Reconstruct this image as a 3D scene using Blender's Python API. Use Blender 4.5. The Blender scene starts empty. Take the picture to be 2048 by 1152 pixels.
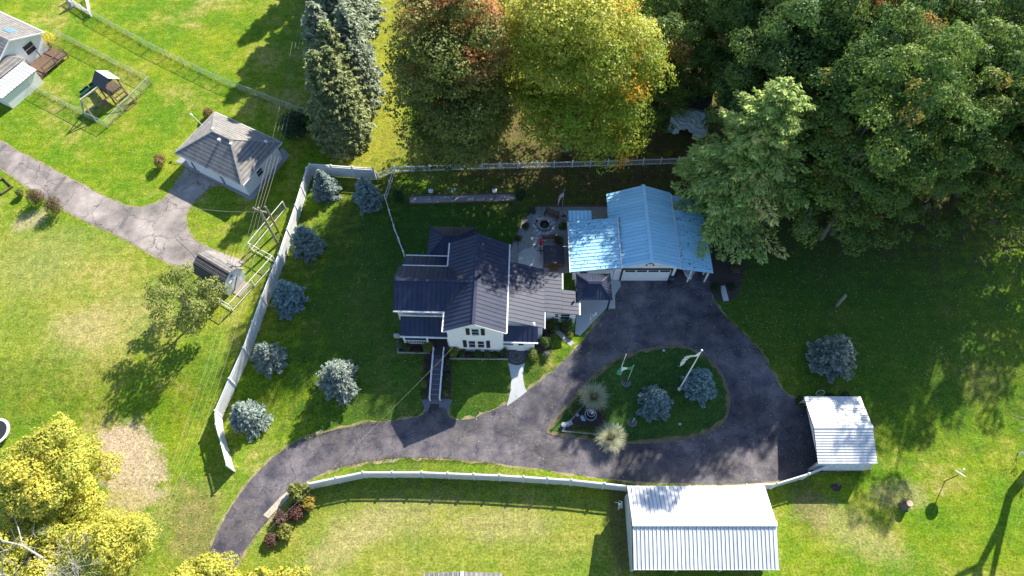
import bpy, bmesh, math, random
import numpy as np
from mathutils import Vector, Matrix

R = math.radians
SC = bpy.context.scene
COL = SC.collection

# ------------------------------------------------------------------ camera, sky, sun, exposure
TILT = R(29.0); FPX = 1400.0; CAMH = 62.0
cd = bpy.data.cameras.new('camera'); cam = bpy.data.objects.new('camera', cd); COL.objects.link(cam)
cam.location = (0, 0, CAMH); cam.rotation_euler = (TILT, 0, 0)
cd.sensor_width = 36; cd.lens = 36 * FPX / 2048; cd.clip_end = 2000; cd.clip_start = 1
SC.camera = cam

SUN_AZ, SUN_EL = R(36.5), R(36.0)
wd = bpy.data.worlds.new('World'); SC.world = wd; wd.use_nodes = True
nt = wd.node_tree; sky = nt.nodes.new('ShaderNodeTexSky'); sky.sky_type = 'NISHITA'; sky.sun_disc = False
sky.sun_elevation = SUN_EL; sky.sun_rotation = SUN_AZ; sky.ozone_density = 3.0; sky.air_density = 1.0; sky.dust_density = 0.4
nt.links.new(sky.outputs[0], nt.nodes['Background'].inputs[0]); nt.nodes['Background'].inputs[1].default_value = 0.112
sl = bpy.data.lights.new('sun', 'SUN'); sl.energy = 5.0; sl.angle = R(0.55); sl.color = (1.0, 0.93, 0.80)
so = bpy.data.objects.new('sun', sl); COL.objects.link(so)
SDIR = Vector((math.sin(SUN_AZ) * math.cos(SUN_EL), math.cos(SUN_AZ) * math.cos(SUN_EL), math.sin(SUN_EL)))
so.rotation_euler = SDIR.to_track_quat('Z', 'Y').to_euler(); so.location = SDIR * 100
vs = SC.view_settings; vs.view_transform = 'Standard'; vs.look = 'None'; vs.gamma = 1; vs.exposure = 1.15
SC.cycles.max_bounces = 6; SC.cycles.diffuse_bounces = 3; SC.cycles.glossy_bounces = 2; SC.cycles.transmission_bounces = 4
SC.cycles.transparent_max_bounces = 6

# ------------------------------------------------------------------ survey: photo points -> ground positions
def gz(y):                                   # the yard rises 1.4 m from the lower drive to the house terrace
    t = min(8.0, max(0.0, y - 19.0)) / 8.0 * 16
    i = min(15, int(t)); f = t - i
    s = lambda k: 1.4 * (k / 16) ** 2 * (3 - 2 * k / 16)
    return s(i) * (1 - f) + s(i + 1) * f
def W(px, py, z):
    u = (px - 1024) / FPX; v = (py - 576) / FPX
    d = (CAMH - z) / (math.cos(TILT) + v * math.sin(TILT))
    return (u * d, d * (math.sin(TILT) - v * math.cos(TILT)))
def G(px, py, h=0.0):                        # point h metres above the ground
    z = 0.7
    for _ in range(25):
        x, y = W(px, py, z + h); z = gz(y)
    return Vector((x, y, z + h))
def G0(px, py):
    p = G(px, py); return (p.x, p.y)

# ------------------------------------------------------------------ materials
MATS = {}
def mat(name, c, rough=0.7, c2=None, scale=4.0, bump=0.0, bscale=None, metal=0.0, spec=0.5, detail=6, rnd=0.0, stretch=None, coat=0.0):
    if name in MATS: return MATS[name]
    m = bpy.data.materials.new(name); m.use_nodes = True; n = m.node_tree; L = n.links.new
    b = n.nodes['Principled BSDF']; b.inputs['Roughness'].default_value = rough; b.inputs['Metallic'].default_value = metal
    b.inputs['Specular IOR Level'].default_value = spec
    b.inputs['Base Color'].default_value = (*c, 1)
    tc = n.nodes.new('ShaderNodeTexCoord'); vec = tc.outputs['Object']
    if stretch:
        mp = n.nodes.new('ShaderNodeMapping'); mp.inputs['Scale'].default_value = stretch; L(vec, mp.inputs[0]); vec = mp.outputs[0]
    out = None
    if c2 is not None:
        t = n.nodes.new('ShaderNodeTexNoise'); t.inputs['Scale'].default_value = scale; t.inputs['Detail'].default_value = detail
        t.inputs['Roughness'].default_value = 0.65
        L(vec, t.inputs['Vector'])
        r = n.nodes.new('ShaderNodeValToRGB'); r.color_ramp.elements[0].position = 0.32; r.color_ramp.elements[1].position = 0.68
        r.color_ramp.elements[0].color = (*c, 1); r.color_ramp.elements[1].color = (*c2, 1)
        L(t.outputs['Fac'], r.inputs[0]); out = r.outputs[0]
    if rnd:
        oi = n.nodes.new('ShaderNodeObjectInfo'); mr = n.nodes.new('ShaderNodeMapRange')
        mr.inputs[3].default_value = 1 - rnd; mr.inputs[4].default_value = 1 + rnd; L(oi.outputs['Random'], mr.inputs[0])
        mx = n.nodes.new('ShaderNodeMixRGB'); mx.blend_type = 'MULTIPLY'; mx.inputs[0].default_value = 1
        if out: L(out, mx.inputs[1])
        else: mx.inputs[1].default_value = (*c, 1)
        L(mr.outputs[0], mx.inputs[2]); out = mx.outputs[0]
    if out: L(out, b.inputs['Base Color'])
    if bump:
        t2 = n.nodes.new('ShaderNodeTexNoise'); t2.inputs['Scale'].default_value = bscale or scale * 3; t2.inputs['Detail'].default_value = 5
        L(vec, t2.inputs['Vector'])
        bp = n.nodes.new('ShaderNodeBump'); bp.inputs['Strength'].default_value = bump; bp.inputs['Distance'].default_value = 0.05
        L(t2.outputs['Fac'], bp.inputs['Height']); L(bp.outputs[0], b.inputs['Normal'])
    MATS[name] = m
    return m

def leaf_mat(name, transl=0.3, rough=0.55):
    m = bpy.data.materials.new(name); m.use_nodes = True; n = m.node_tree; L = n.links.new
    b = n.nodes['Principled BSDF']; b.inputs['Roughness'].default_value = rough; b.inputs['Specular IOR Level'].default_value = 0.35
    a = n.nodes.new('ShaderNodeAttribute'); a.attribute_name = 'tint'
    L(a.outputs['Color'], b.inputs['Base Color'])
    t = n.nodes.new('ShaderNodeBsdfTranslucent'); L(a.outputs['Color'], t.inputs[0])
    mx = n.nodes.new('ShaderNodeMixShader'); mx.inputs[0].default_value = transl
    L(b.outputs[0], mx.inputs[1]); L(t.outputs[0], mx.inputs[2]); L(mx.outputs[0], n.nodes['Material Output'].inputs[0])
    MATS[name] = m
    return m
LEAF = leaf_mat('leaf', 0.42); NEEDLE = leaf_mat('needle', 0.25, 0.6); BLADE = leaf_mat('blade', 0.25)

def grass_mat(name, green, yel, tan, tan_at=0.62, zones=(), stripes=0.0, fleck=0.42):
    m = bpy.data.materials.new(name); m.use_nodes = True; n = m.node_tree; L = n.links.new; N = n.nodes.new
    b = n.nodes['Principled BSDF']; b.inputs['Roughness'].default_value = 0.9; b.inputs['Specular IOR Level'].default_value = 0.15
    pos = N('ShaderNodeNewGeometry').outputs['Position']
    def noise(s, d=5, r=0.6, w=None):
        t = N('ShaderNodeTexNoise'); t.inputs['Scale'].default_value = s; t.inputs['Detail'].default_value = d; t.inputs['Roughness'].default_value = r
        L(w or pos, t.inputs['Vector']); return t
    def ramp(src, p0, p1):
        mr = N('ShaderNodeMapRange'); mr.interpolation_type = 'SMOOTHSTEP'; mr.inputs[1].default_value = p0; mr.inputs[2].default_value = p1
        L(src, mr.inputs[0]); return mr.outputs[0]
    def mix(f, a, c, mode='MIX'):
        x = N('ShaderNodeMixRGB'); x.blend_type = mode
        if isinstance(f, float): x.inputs[0].default_value = f
        else: L(f, x.inputs[0])
        for i, v in ((1, a), (2, c)):
            if isinstance(v, tuple): x.inputs[i].default_value = (*v, 1)
            else: L(v, x.inputs[i])
        return x.outputs[0]
    n1 = noise(0.22, 7, 0.7); n2 = noise(0.11, 6, 0.72); n3 = noise(5.0, 4, 0.8); n4 = noise(1.3, 5, 0.7)
    col = mix(ramp(n1.outputs['Fac'], 0.36, 0.66), green, yel)
    tanf = ramp(n2.outputs['Fac'], tan_at - 0.06, tan_at + 0.14)
    mm = N('ShaderNodeMath'); mm.operation = 'MULTIPLY'; L(tanf, mm.inputs[0]); L(ramp(n4.outputs['Fac'], 0.3, 0.62), mm.inputs[1])
    col = mix(mm.outputs[0], col, tan)
    n6 = noise(2.6, 8, 0.85); n7 = noise(0.8, 6, 0.75)
    fm = N('ShaderNodeMath'); fm.operation = 'MULTIPLY'; L(ramp(n6.outputs['Fac'], 0.42, 0.66), fm.inputs[0]); L(ramp(n7.outputs['Fac'], 0.30, 0.70), fm.inputs[1])
    fm2 = N('ShaderNodeMath'); fm2.operation = 'MULTIPLY'; fm2.inputs[1].default_value = fleck; L(fm.outputs[0], fm2.inputs[0])
    col = mix(fm2.outputs[0], col, tan)
    # worn or differently growing ground, or lawn colour darkened for shade, with ragged outlines of its own
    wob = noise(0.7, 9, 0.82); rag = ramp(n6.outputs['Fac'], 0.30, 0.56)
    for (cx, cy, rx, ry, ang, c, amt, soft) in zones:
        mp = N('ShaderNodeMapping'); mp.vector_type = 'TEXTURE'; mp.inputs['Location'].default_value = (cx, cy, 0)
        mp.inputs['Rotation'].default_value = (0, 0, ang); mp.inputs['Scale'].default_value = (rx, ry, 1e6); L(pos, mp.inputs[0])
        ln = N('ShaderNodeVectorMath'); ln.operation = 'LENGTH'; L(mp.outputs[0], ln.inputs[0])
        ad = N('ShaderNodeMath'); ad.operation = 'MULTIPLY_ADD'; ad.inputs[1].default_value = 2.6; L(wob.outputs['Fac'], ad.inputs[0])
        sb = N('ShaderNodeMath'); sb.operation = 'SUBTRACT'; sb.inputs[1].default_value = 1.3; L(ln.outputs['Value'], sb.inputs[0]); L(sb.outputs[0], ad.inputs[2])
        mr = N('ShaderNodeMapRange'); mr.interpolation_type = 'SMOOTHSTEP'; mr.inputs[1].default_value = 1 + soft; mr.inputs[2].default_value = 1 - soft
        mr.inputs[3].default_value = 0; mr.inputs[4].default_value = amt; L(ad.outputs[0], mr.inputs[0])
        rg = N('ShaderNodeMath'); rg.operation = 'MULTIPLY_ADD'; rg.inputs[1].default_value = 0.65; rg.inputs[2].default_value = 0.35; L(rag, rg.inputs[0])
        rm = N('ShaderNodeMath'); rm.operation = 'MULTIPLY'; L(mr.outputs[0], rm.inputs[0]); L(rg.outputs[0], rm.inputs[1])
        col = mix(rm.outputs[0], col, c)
    v = N('ShaderNodeMapRange'); v.inputs[1].default_value = 0.3; v.inputs[2].default_value = 0.7; v.inputs[3].default_value = 0.40; v.inputs[4].default_value = 1.6
    L(n3.outputs['Fac'], v.inputs[0])
    col = mix(1.0, col, v.outputs[0], 'MULTIPLY')
    v2 = N('ShaderNodeMapRange'); v2.inputs[1].default_value = 0.3; v2.inputs[2].default_value = 0.7; v2.inputs[3].default_value = 0.75; v2.inputs[4].default_value = 1.25
    L(n4.outputs['Fac'], v2.inputs[0]); col = mix(1.0, col, v2.outputs[0], 'MULTIPLY')
    if stripes:
        wv = N('ShaderNodeTexWave'); wv.bands_direction = 'Y'; wv.inputs['Scale'].default_value = 0.28; wv.inputs['Distortion'].default_value = 1.2
        wv.inputs['Detail Scale'].default_value = 0.4
        L(pos, wv.inputs['Vector']); v3 = N('ShaderNodeMapRange'); v3.inputs[3].default_value = 1 - stripes; v3.inputs[4].default_value = 1 + stripes
        L(wv.outputs['Fac'], v3.inputs[0]); col = mix(1.0, col, v3.outputs[0], 'MULTIPLY')
    L(col, b.inputs['Base Color'])
    n5 = noise(9.0, 4, 0.8)
    bp = N('ShaderNodeBump'); bp.inputs['Strength'].default_value = 1.0; bp.inputs['Distance'].default_value = 0.10
    L(n5.outputs['Fac'], bp.inputs['Height']); L(bp.outputs[0], b.inputs['Normal'])
    MATS[name] = m
    return m

def asphalt_mat(name, c, c2, crack=0.0, streak=(1, 1, 1)):
    m = bpy.data.materials.new(name); m.use_nodes = True; n = m.node_tree; L = n.links.new; N = n.nodes.new
    b = n.nodes['Principled BSDF']; b.inputs['Roughness'].default_value = 0.75; b.inputs['Specular IOR Level'].default_value = 0.4
    pos = N('ShaderNodeNewGeometry').outputs['Position']
    mp = N('ShaderNodeMapping'); mp.inputs['Scale'].default_value = streak; L(pos, mp.inputs[0])
    a = N('ShaderNodeTexNoise'); a.inputs['Scale'].default_value = 0.6; a.inputs['Detail'].default_value = 8; a.inputs['Roughness'].default_value = 0.7; L(mp.outputs[0], a.inputs['Vector'])
    r = N('ShaderNodeValToRGB'); r.color_ramp.elements[0].position = 0.35; r.color_ramp.elements[1].position = 0.68
    r.color_ramp.elements[0].color = (*c, 1); r.color_ramp.elements[1].color = (*c2, 1); L(a.outputs['Fac'], r.inputs[0])
    g = N('ShaderNodeTexNoise'); g.inputs['Scale'].default_value = 14; g.inputs['Detail'].default_value = 3; L(pos, g.inputs['Vector'])
    v = N('ShaderNodeMapRange'); v.inputs[1].default_value = 0.3; v.inputs[2].default_value = 0.7; v.inputs[3].default_value = 0.7; v.inputs[4].default_value = 1.3; L(g.outputs['Fac'], v.inputs[0])
    x = N('ShaderNodeMixRGB'); x.blend_type = 'MULTIPLY'; x.inputs[0].default_value = 1; L(r.outputs[0], x.inputs[1]); L(v.outputs[0], x.inputs[2]); col = x.outputs[0]
    if crack:
        w = N('ShaderNodeTexVoronoi'); w.feature = 'DISTANCE_TO_EDGE'; w.inputs['Scale'].default_value = 0.35
        wn = N('ShaderNodeTexNoise'); wn.inputs['Scale'].default_value = 1.5; L(pos, wn.inputs['Vector'])
        va = N('ShaderNodeVectorMath'); va.operation = 'ADD'; L(pos, va.inputs[0]); L(wn.outputs['Color'], va.inputs[1]); L(va.outputs[0], w.inputs['Vector'])
        cr = N('ShaderNodeMapRange'); cr.inputs[1].default_value = 0.004; cr.inputs[2].default_value = 0.02; cr.inputs[3].default_value = 1 - crack; cr.inputs[4].default_value = 1; L(w.outputs['Distance'], cr.inputs[0])
        y = N('ShaderNodeMixRGB'); y.blend_type = 'MULTIPLY'; y.inputs[0].default_value = 1; L(col, y.inputs[1]); L(cr.outputs[0], y.inputs[2]); col = y.outputs[0]
    big = N('ShaderNodeTexNoise'); big.inputs['Scale'].default_value = 0.22; big.inputs['Detail'].default_value = 5; L(pos, big.inputs['Vector'])
    bm_ = N('ShaderNodeMapRange'); bm_.inputs[1].default_value = 0.35; bm_.inputs[2].default_value = 0.65; bm_.inputs[3].default_value = 0.7; bm_.inputs[4].default_value = 1.35; L(big.outputs['Fac'], bm_.inputs[0])
    z_ = N('ShaderNodeMixRGB'); z_.blend_type = 'MULTIPLY'; z_.inputs[0].default_value = 1; L(col, z_.inputs[1]); L(bm_.outputs[0], z_.inputs[2]); col = z_.outputs[0]
    L(col, b.inputs['Base Color'])
    bp = N('ShaderNodeBump'); bp.inputs['Strength'].default_value = 0.4; bp.inputs['Distance'].default_value = 0.02; L(g.outputs['Fac'], bp.inputs['Height']); L(bp.outputs[0], b.inputs['Normal'])
    MATS[name] = m
    return m

WHITE = mat('white_vinyl', (0.80, 0.80, 0.80), 0.4, (0.72, 0.73, 0.74), 0.8, rnd=0.05)
VPANEL = mat('vinyl_panel', (0.60, 0.62, 0.64), 0.45, (0.76, 0.77, 0.78), 1.4, rnd=0.06)
SIDING = mat('white_siding', (0.80, 0.80, 0.79), 0.5, (0.74, 0.75, 0.76), 1.2, bump=0.25, bscale=3, stretch=(0.3, 0.3, 6))
TRIM = mat('white_trim', (0.78, 0.78, 0.78), 0.45, (0.66, 0.66, 0.66), 2.0)
NAVY = mat('dark_metal_roof', (0.020, 0.028, 0.062), 0.50, (0.030, 0.039, 0.078), 1.5, rnd=0.10, spec=0.35, bump=0.1, bscale=2.5)
ICE = mat('pale_metal_roof', (0.34, 0.68, 0.90), 0.34, (0.46, 0.76, 0.92), 1.0, rnd=0.07, bump=0.12, bscale=2.5, stretch=(0.6, 4.0, 1))
WMETAL = mat('white_metal_roof', (0.56, 0.58, 0.60), 0.4, (0.80, 0.80, 0.79), 1.0, rnd=0.08, bump=0.15, bscale=2.5, stretch=(4.0, 0.6, 1))
SHING = mat('grey_shingle', (0.20, 0.19, 0.18), 0.9, (0.34, 0.32, 0.30), 1.6, bump=0.5, bscale=8, rnd=0.0)
SHINGD = mat('dark_shingle', (0.035, 0.033, 0.034), 0.85, (0.07, 0.065, 0.065), 2.5, bump=0.4, bscale=9)
GLASS = mat('window_glass', (0.02, 0.025, 0.03), 0.08, spec=0.8)
BLACK = mat('black_paint', (0.022, 0.023, 0.027), 0.5)
CONC = mat('concrete', (0.42, 0.44, 0.44), 0.85, (0.52, 0.53, 0.52), 1.0, bump=0.2, bscale=18)
STONE = mat('grey_stone', (0.20, 0.21, 0.24), 0.85, (0.36, 0.37, 0.39), 3, bump=0.5, bscale=9, rnd=0.15)
WOOD = mat('weathered_wood', (0.24, 0.20, 0.16), 0.85, (0.36, 0.31, 0.26), 4, bump=0.4, stretch=(6, 6, 1), rnd=0.1)
BROWN = mat('brown_wood', (0.10, 0.06, 0.04), 0.8, (0.17, 0.11, 0.07), 4, bump=0.3, rnd=0.15)
BARK = mat('bark', (0.10, 0.085, 0.07), 0.95, (0.19, 0.165, 0.14), 6, bump=0.8, bscale=14)
PALEBARK = mat('pale_bark', (0.32, 0.30, 0.25), 0.9, (0.48, 0.45, 0.38), 5, bump=0.6, bscale=12)
PIPE = mat('pale_pipe', (0.55, 0.53, 0.48), 0.6, (0.70, 0.68, 0.62), 3)
STEEL = mat('galvanised_steel', (0.42, 0.44, 0.43), 0.5, metal=0.3)
WIRE = mat('chain_link_wire', (0.66, 0.70, 0.62), 0.6)
CABLE = mat('overhead_cable', (0.16, 0.14, 0.12), 0.7)
PALECABLE = mat('pale_cable', (0.30, 0.29, 0.25), 0.7)
MULCH = mat('mulch', (0.030, 0.024, 0.022), 0.95, (0.085, 0.065, 0.055), 7, bump=1.0, bscale=14)
GRAVEL = mat('pea_gravel', (0.17, 0.175, 0.19), 0.9, (0.40, 0.40, 0.40), 9, bump=1.0, bscale=12, detail=3)
RED = mat('crimson_cloth', (0.50, 0.02, 0.06), 0.8); MAGENTA = mat('magenta_plastic', (0.45, 0.04, 0.28), 0.5)
GREENC = mat('green_cloth', (0.02, 0.30, 0.14), 0.8); WHITEC = mat('white_cloth', (0.75, 0.75, 0.74), 0.8); BLUEC = mat('blue_cloth', (0.02, 0.03, 0.16), 0.8)
SPA = mat('spa_cover', (0.030, 0.034, 0.050), 0.45, (0.045, 0.05, 0.07), 3, bump=0.15)
BEDSTONE = mat('bed_edging', (0.26, 0.25, 0.24), 0.9, (0.40, 0.38, 0.36), 5, bump=0.5, rnd=0.2)
GREENPL = mat('dark_green_plastic', (0.015, 0.07, 0.045), 0.4)

UNDER = mat('roof_underlay', (0.05, 0.055, 0.065), 0.9)
# ------------------------------------------------------------------ builders
class MB:
    def __init__(s): s.v = []; s.f = []; s.mi = []; s.m = 0
    def add(s, vs_, fs):
        o = len(s.v); s.v += [tuple(p) for p in vs_]
        for f in fs: s.f.append(tuple(i + o for i in f)); s.mi.append(s.m)
        return s
    def box(s, x0, x1, y0, y1, z0, z1):
        return s.add([(x0, y0, z0), (x1, y0, z0), (x1, y1, z0), (x0, y1, z0), (x0, y0, z1), (x1, y0, z1), (x1, y1, z1), (x0, y1, z1)],
                     [(0, 3, 2, 1), (4, 5, 6, 7), (0, 1, 5, 4), (1, 2, 6, 5), (2, 3, 7, 6), (3, 0, 4, 7)])
    def bar(s, p, q, w, h=None, up=(0, 0, 1)):
        p = Vector(p); q = Vector(q); d = (q - p).normalized(); h = h or w; u = Vector(up)
        if abs(d.dot(u)) > 0.98: u = Vector((1, 0, 0)) if abs(d.x) < 0.9 else Vector((0, 1, 0))
        a = d.cross(u).normalized() * w / 2; b = a.cross(d).normalized() * h / 2
        return s.add([p - a - b, p + a - b, p + a + b, p - a + b, q - a - b, q + a - b, q + a + b, q - a + b],
                     [(0, 1, 2, 3), (4, 7, 6, 5), (0, 4, 5, 1), (1, 5, 6, 2), (2, 6, 7, 3), (3, 7, 4, 0)])
    def tube(s, pts, rs, n=8, caps=True):
        pts = [Vector(p) for p in pts]; rings = []; ref = None; o = len(s.v)
        if not hasattr(rs, '__len__'): rs = [rs] * len(pts)
        for i, p in enumerate(pts):
            d = (pts[min(i + 1, len(pts) - 1)] - pts[max(i - 1, 0)])
            d = d.normalized() if d.length > 1e-9 else Vector((0, 0, 1))
            if ref is None: ref = Vector((1, 0, 0)) if abs(d.x) < 0.8 else Vector((0, 1, 0))
            a = d.cross(ref).normalized(); b = d.cross(a).normalized(); ref = -b if False else ref
            for k in range(n):
                t = 2 * math.pi * k / n; s.v.append(tuple(p + (a * math.cos(t) + b * math.sin(t)) * rs[i]))
        for i in range(len(pts) - 1):
            for k in range(n):
                s.f.append((o + i * n + k, o + i * n + (k + 1) % n, o + (i + 1) * n + (k + 1) % n, o + (i + 1) * n + k)); s.mi.append(s.m)
        if caps:
            s.f.append(tuple(o + k for k in reversed(range(n)))); s.mi.append(s.m)
            e = o + (len(pts) - 1) * n; s.f.append(tuple(e + k for k in range(n))); s.mi.append(s.m)
        return s
    def lathe(s, c, prof, n=16):
        o = len(s.v)
        for (r, z) in prof:
            for k in range(n):
                t = 2 * math.pi * k / n; s.v.append((c[0] + r * math.cos(t), c[1] + r * math.sin(t), c[2] + z))
        for i in range(len(prof) - 1):
            for k in range(n):
                s.f.append((o + i * n + k, o + i * n + (k + 1) % n, o + (i + 1) * n + (k + 1) % n, o + (i + 1) * n + k)); s.mi.append(s.m)
        s.f.append(tuple(o + k for k in reversed(range(n)))); s.mi.append(s.m)
        e = o + (len(prof) - 1) * n; s.f.append(tuple(e + k for k in range(n))); s.mi.append(s.m)
        return s
    def cyl(s, c, r, z0, z1, n=12, r2=None): return s.lathe((c[0], c[1], 0), [(r, z0), (r if r2 is None else r2, z1)], n)
    def ring(s, c, r0, r1, z0, z1, n=20):
        o = len(s.v)
        for (r, z) in ((r0, z0), (r1, z0), (r1, z1), (r0, z1)):
            for k in range(n):
                t = 2 * math.pi * k / n; s.v.append((c[0] + r * math.cos(t), c[1] + r * math.sin(t), z))
        for i in range(4):
            for k in range(n):
                s.f.append((o + i * n + k, o + i * n + (k + 1) % n, o + ((i + 1) % 4) * n + (k + 1) % n, o + ((i + 1) % 4) * n + k)); s.mi.append(s.m)
        return s
    def slab(s, poly, th, n=None):               # planar polygon thickened downwards
        P = [Vector(p) for p in poly]; k = len(P)
        if n is None:
            n = Vector((0, 0, 0))
            for i in range(k): n += P[i].cross(P[(i + 1) % k])
            n.normalize()
            if n.z < 0: P.reverse(); n = -n
        return s.add([p for p in P] + [p - n * th for p in P],
                     [tuple(range(k)), tuple(reversed(range(k, 2 * k)))] + [(i, i + k, (i + 1) % k + k, (i + 1) % k) for i in range(k)])
    def prism(s, poly, axis, a0, a1):            # 2-D polygon extruded along an axis: 'x' (poly in y,z), 'y' (poly in x,z), 'z'
        mk = {'x': lambda p, a: (a, p[0], p[1]), 'y': lambda p, a: (p[0], a, p[1]), 'z': lambda p, a: (p[0], p[1], a)}[axis]
        k = len(poly)
        return s.add([mk(p, a0) for p in poly] + [mk(p, a1) for p in poly],
                     [tuple(range(k)), tuple(reversed(range(k, 2 * k)))] + [(i, i + k, (i + 1) % k + k, (i + 1) % k) for i in range(k)])
    def build(s, name, m, parent=None, world=False, smooth=False, fix=True):
        me = bpy.data.meshes.new(name)
        vs_ = s.v
        if world and parent is not None:
            inv = (Matrix.Translation(parent.location) @ parent.rotation_euler.to_matrix().to_4x4()).inverted()
            vs_ = [tuple(inv @ Vector(p)) for p in vs_]
        me.from_pydata(vs_, [], s.f)
        ms = m if isinstance(m, (list, tuple)) else [m]
        for q in ms: me.materials.append(q)
        if len(ms) > 1: me.polygons.foreach_set('material_index', s.mi)
        if fix:
            bm = bmesh.new(); bm.from_mesh(me); bmesh.ops.recalc_face_normals(bm, faces=bm.faces); bm.to_mesh(me); bm.free()
        if smooth: me.polygons.foreach_set('use_smooth', [True] * len(me.polygons))
        o = bpy.data.objects.new(name, me); COL.objects.link(o)
        if parent is not None: o.parent = parent
        return o

def tag(o, label=None, cat=None, group=None, kind=None):
    if label: o['label'] = label
    if cat: o['category'] = cat
    if group: o['group'] = group
    if kind: o['kind'] = kind
    return o
def thing(name, label, cat, loc=(0, 0, 0), rz=0.0, group=None):
    o = bpy.data.objects.new(name, None); COL.objects.link(o); o.empty_display_size = 0.3
    o.location = loc; o.rotation_euler = (0, 0, rz); return tag(o, label, cat, group)
def copy_tree(o, parent=None):
    c = o.copy(); COL.objects.link(c); c.parent = parent
    for ch in list(o.children): copy_tree(ch, c)
    return c

def smooth(pts, k=5, closed=True):
    out = []; n = len(pts)
    for i in range(n if closed else n - 1):
        g = lambda j: np.array(pts[j % n] if closed else pts[max(0, min(n - 1, j))], float)
        p0, p1, p2, p3 = g(i - 1), g(i), g(i + 1), g(i + 2)
        for t in np.arange(k) / k:
            out.append(tuple(0.5 * ((2 * p1) + (-p0 + p2) * t + (2 * p0 - 5 * p1 + 4 * p2 - p3) * t * t + (-p0 + 3 * p1 - 3 * p2 + p3) * t ** 3)))
    if not closed: out.append(tuple(pts[-1]))
    return out
def offset(pts, d, jit=0.0, seed=0):
    rr = random.Random(seed); P = [Vector(p).to_2d() for p in pts]; n = len(P); out = []
    area = sum(P[i].x * P[(i + 1) % n].y - P[(i + 1) % n].x * P[i].y for i in range(n)); sg = 1 if area > 0 else -1
    for i in range(n):
        t = (P[(i + 1) % n] - P[i - 1]); 
        if t.length < 1e-9: continue
        t.normalize(); nn = Vector((t.y, -t.x)) * sg
        out.append(tuple(P[i] + nn * (d + rr.uniform(-jit, jit))))
    return out
def sheet(name, pts, lift, m, kind='structure', skirt=0.0):
    bm = bmesh.new()
    f = bm.faces.new([bm.verts.new((p[0], p[1], 0)) for p in pts])
    bmesh.ops.triangulate(bm, faces=[f])
    for k in range(17):
        y = 19 + k * 0.5
        bmesh.ops.bisect_plane(bm, geom=bm.verts[:] + bm.edges[:] + bm.faces[:], plane_co=(0, y, 0), plane_no=(0, 1, 0), dist=1e-5)
    bmesh.ops.recalc_face_normals(bm, faces=bm.faces)
    if sum(fc.normal.z for fc in bm.faces) < 0: bmesh.ops.reverse_faces(bm, faces=bm.faces)
    for v in bm.verts: v.co.z = gz(v.co.y) + lift
    if skirt:
        ed = [e for e in bm.edges if len(e.link_faces) == 1]
        r = bmesh.ops.extrude_edge_only(bm, edges=ed)
        for v in [g for g in r['geom'] if isinstance(g, bmesh.types.BMVert)]: v.co.z -= skirt
    me = bpy.data.meshes.new(name); bm.to_mesh(me); bm.free(); me.materials.append(m)
    o = bpy.data.objects.new(name, me); COL.objects.link(o)
    if kind: o['kind'] = kind
    return o
def px(*pts): return [G0(*p) for p in pts]

def clip(poly, nrm, d):                          # keep points with p.nrm >= d
    out = []; n = len(poly)
    for i in range(n):
        a, b = poly[i], poly[(i + 1) % n]; da, db = a.dot(nrm) - d, b.dot(nrm) - d
        if da >= -1e-7: out.append(a)
        if (da > 1e-7 and db < -1e-7) or (da < -1e-7 and db > 1e-7): out.append(a + (b - a) * (da / (da - db)))
    return out
def roof_slope(parent, poly, eave, pw, m, name='roof_slope', rib=0.045, deck=0.06, gap=0.026):
    """A deck slab with one metal panel per strip lying on it, each panel with a raised seam."""
    P = [Vector(p) for p in poly]; n = Vector((0, 0, 0))
    for i in range(len(P)): n += P[i].cross(P[(i + 1) % len(P)])
    n.normalize()
    if n.z < 0: n = -n
    e = Vector(eave).normalized(); s = n.cross(e)
    if m is NAVY: gap = 0.008; rib = 0.032
    base = MB().slab(poly, deck).build(name, UNDER, parent)
    lo = min(p.dot(e) for p in P); hi = max(p.dot(e) for p in P); k = max(1, round((hi - lo) / pw)); w = (hi - lo) / k
    for i in range(k):
        a, b = lo + i * w, lo + (i + 1) * w
        c = clip(clip(P, e, a + 0.004), -e, -(b - gap))
        if len(c) < 3: continue
        mb = MB(); lift = n * 0.022
        mb.slab([p + lift for p in c], 0.018)
        r = clip(clip(P, e, a + 0.004), -e, -(a + 0.05))
        if len(r) >= 3 and rib: mb.slab([p + n * (0.024 + rib) for p in r], rib)
        mb.build('panel', m, base)
    return base
def shingle_slope(parent, poly, m, course=0.16, name='roof_slope'):
    P = [Vector(p) for p in poly]; n = Vector((0, 0, 0))
    for i in range(len(P)): n += P[i].cross(P[(i + 1) % len(P)])
    n.normalize()
    if n.z < 0: n = -n
    s = (Vector((0, 0, 1)) - n * n.z).normalized()     # up the slope
    base = MB().slab(poly, 0.08).build(name, m, parent)
    lo = min(p.dot(s) for p in P); hi = max(p.dot(s) for p in P); k = int((hi - lo) / course) + 1; mb = MB()
    for i in range(k):
        a = lo + i * course; c = clip(clip(P, s, a), -s, -(a + course))
        if len(c) < 3: continue
        top = [p + n * (0.055 - 0.047 * min(1, max(0, (p.dot(s) - a) / course))) for p in c]
        mb.m = i % 2; mb.slab(top, 0.02, n)
    o = mb.build('shingle_courses', [m, DARKER[m.name]], base); o['kind'] = 'stuff'
    return base
DARKER = {'grey_shingle': mat('grey_shingle_shade_row', (0.125, 0.118, 0.112), 0.9, (0.23, 0.215, 0.20), 1.6, bump=0.5, bscale=8), 'dark_shingle': mat('dark_shingle_paler_row', (0.075, 0.07, 0.07), 0.85, (0.13, 0.12, 0.12), 2.5, bump=0.4, bscale=9)}  # alternate course tone paints in the shading lines between shingle rows
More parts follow.
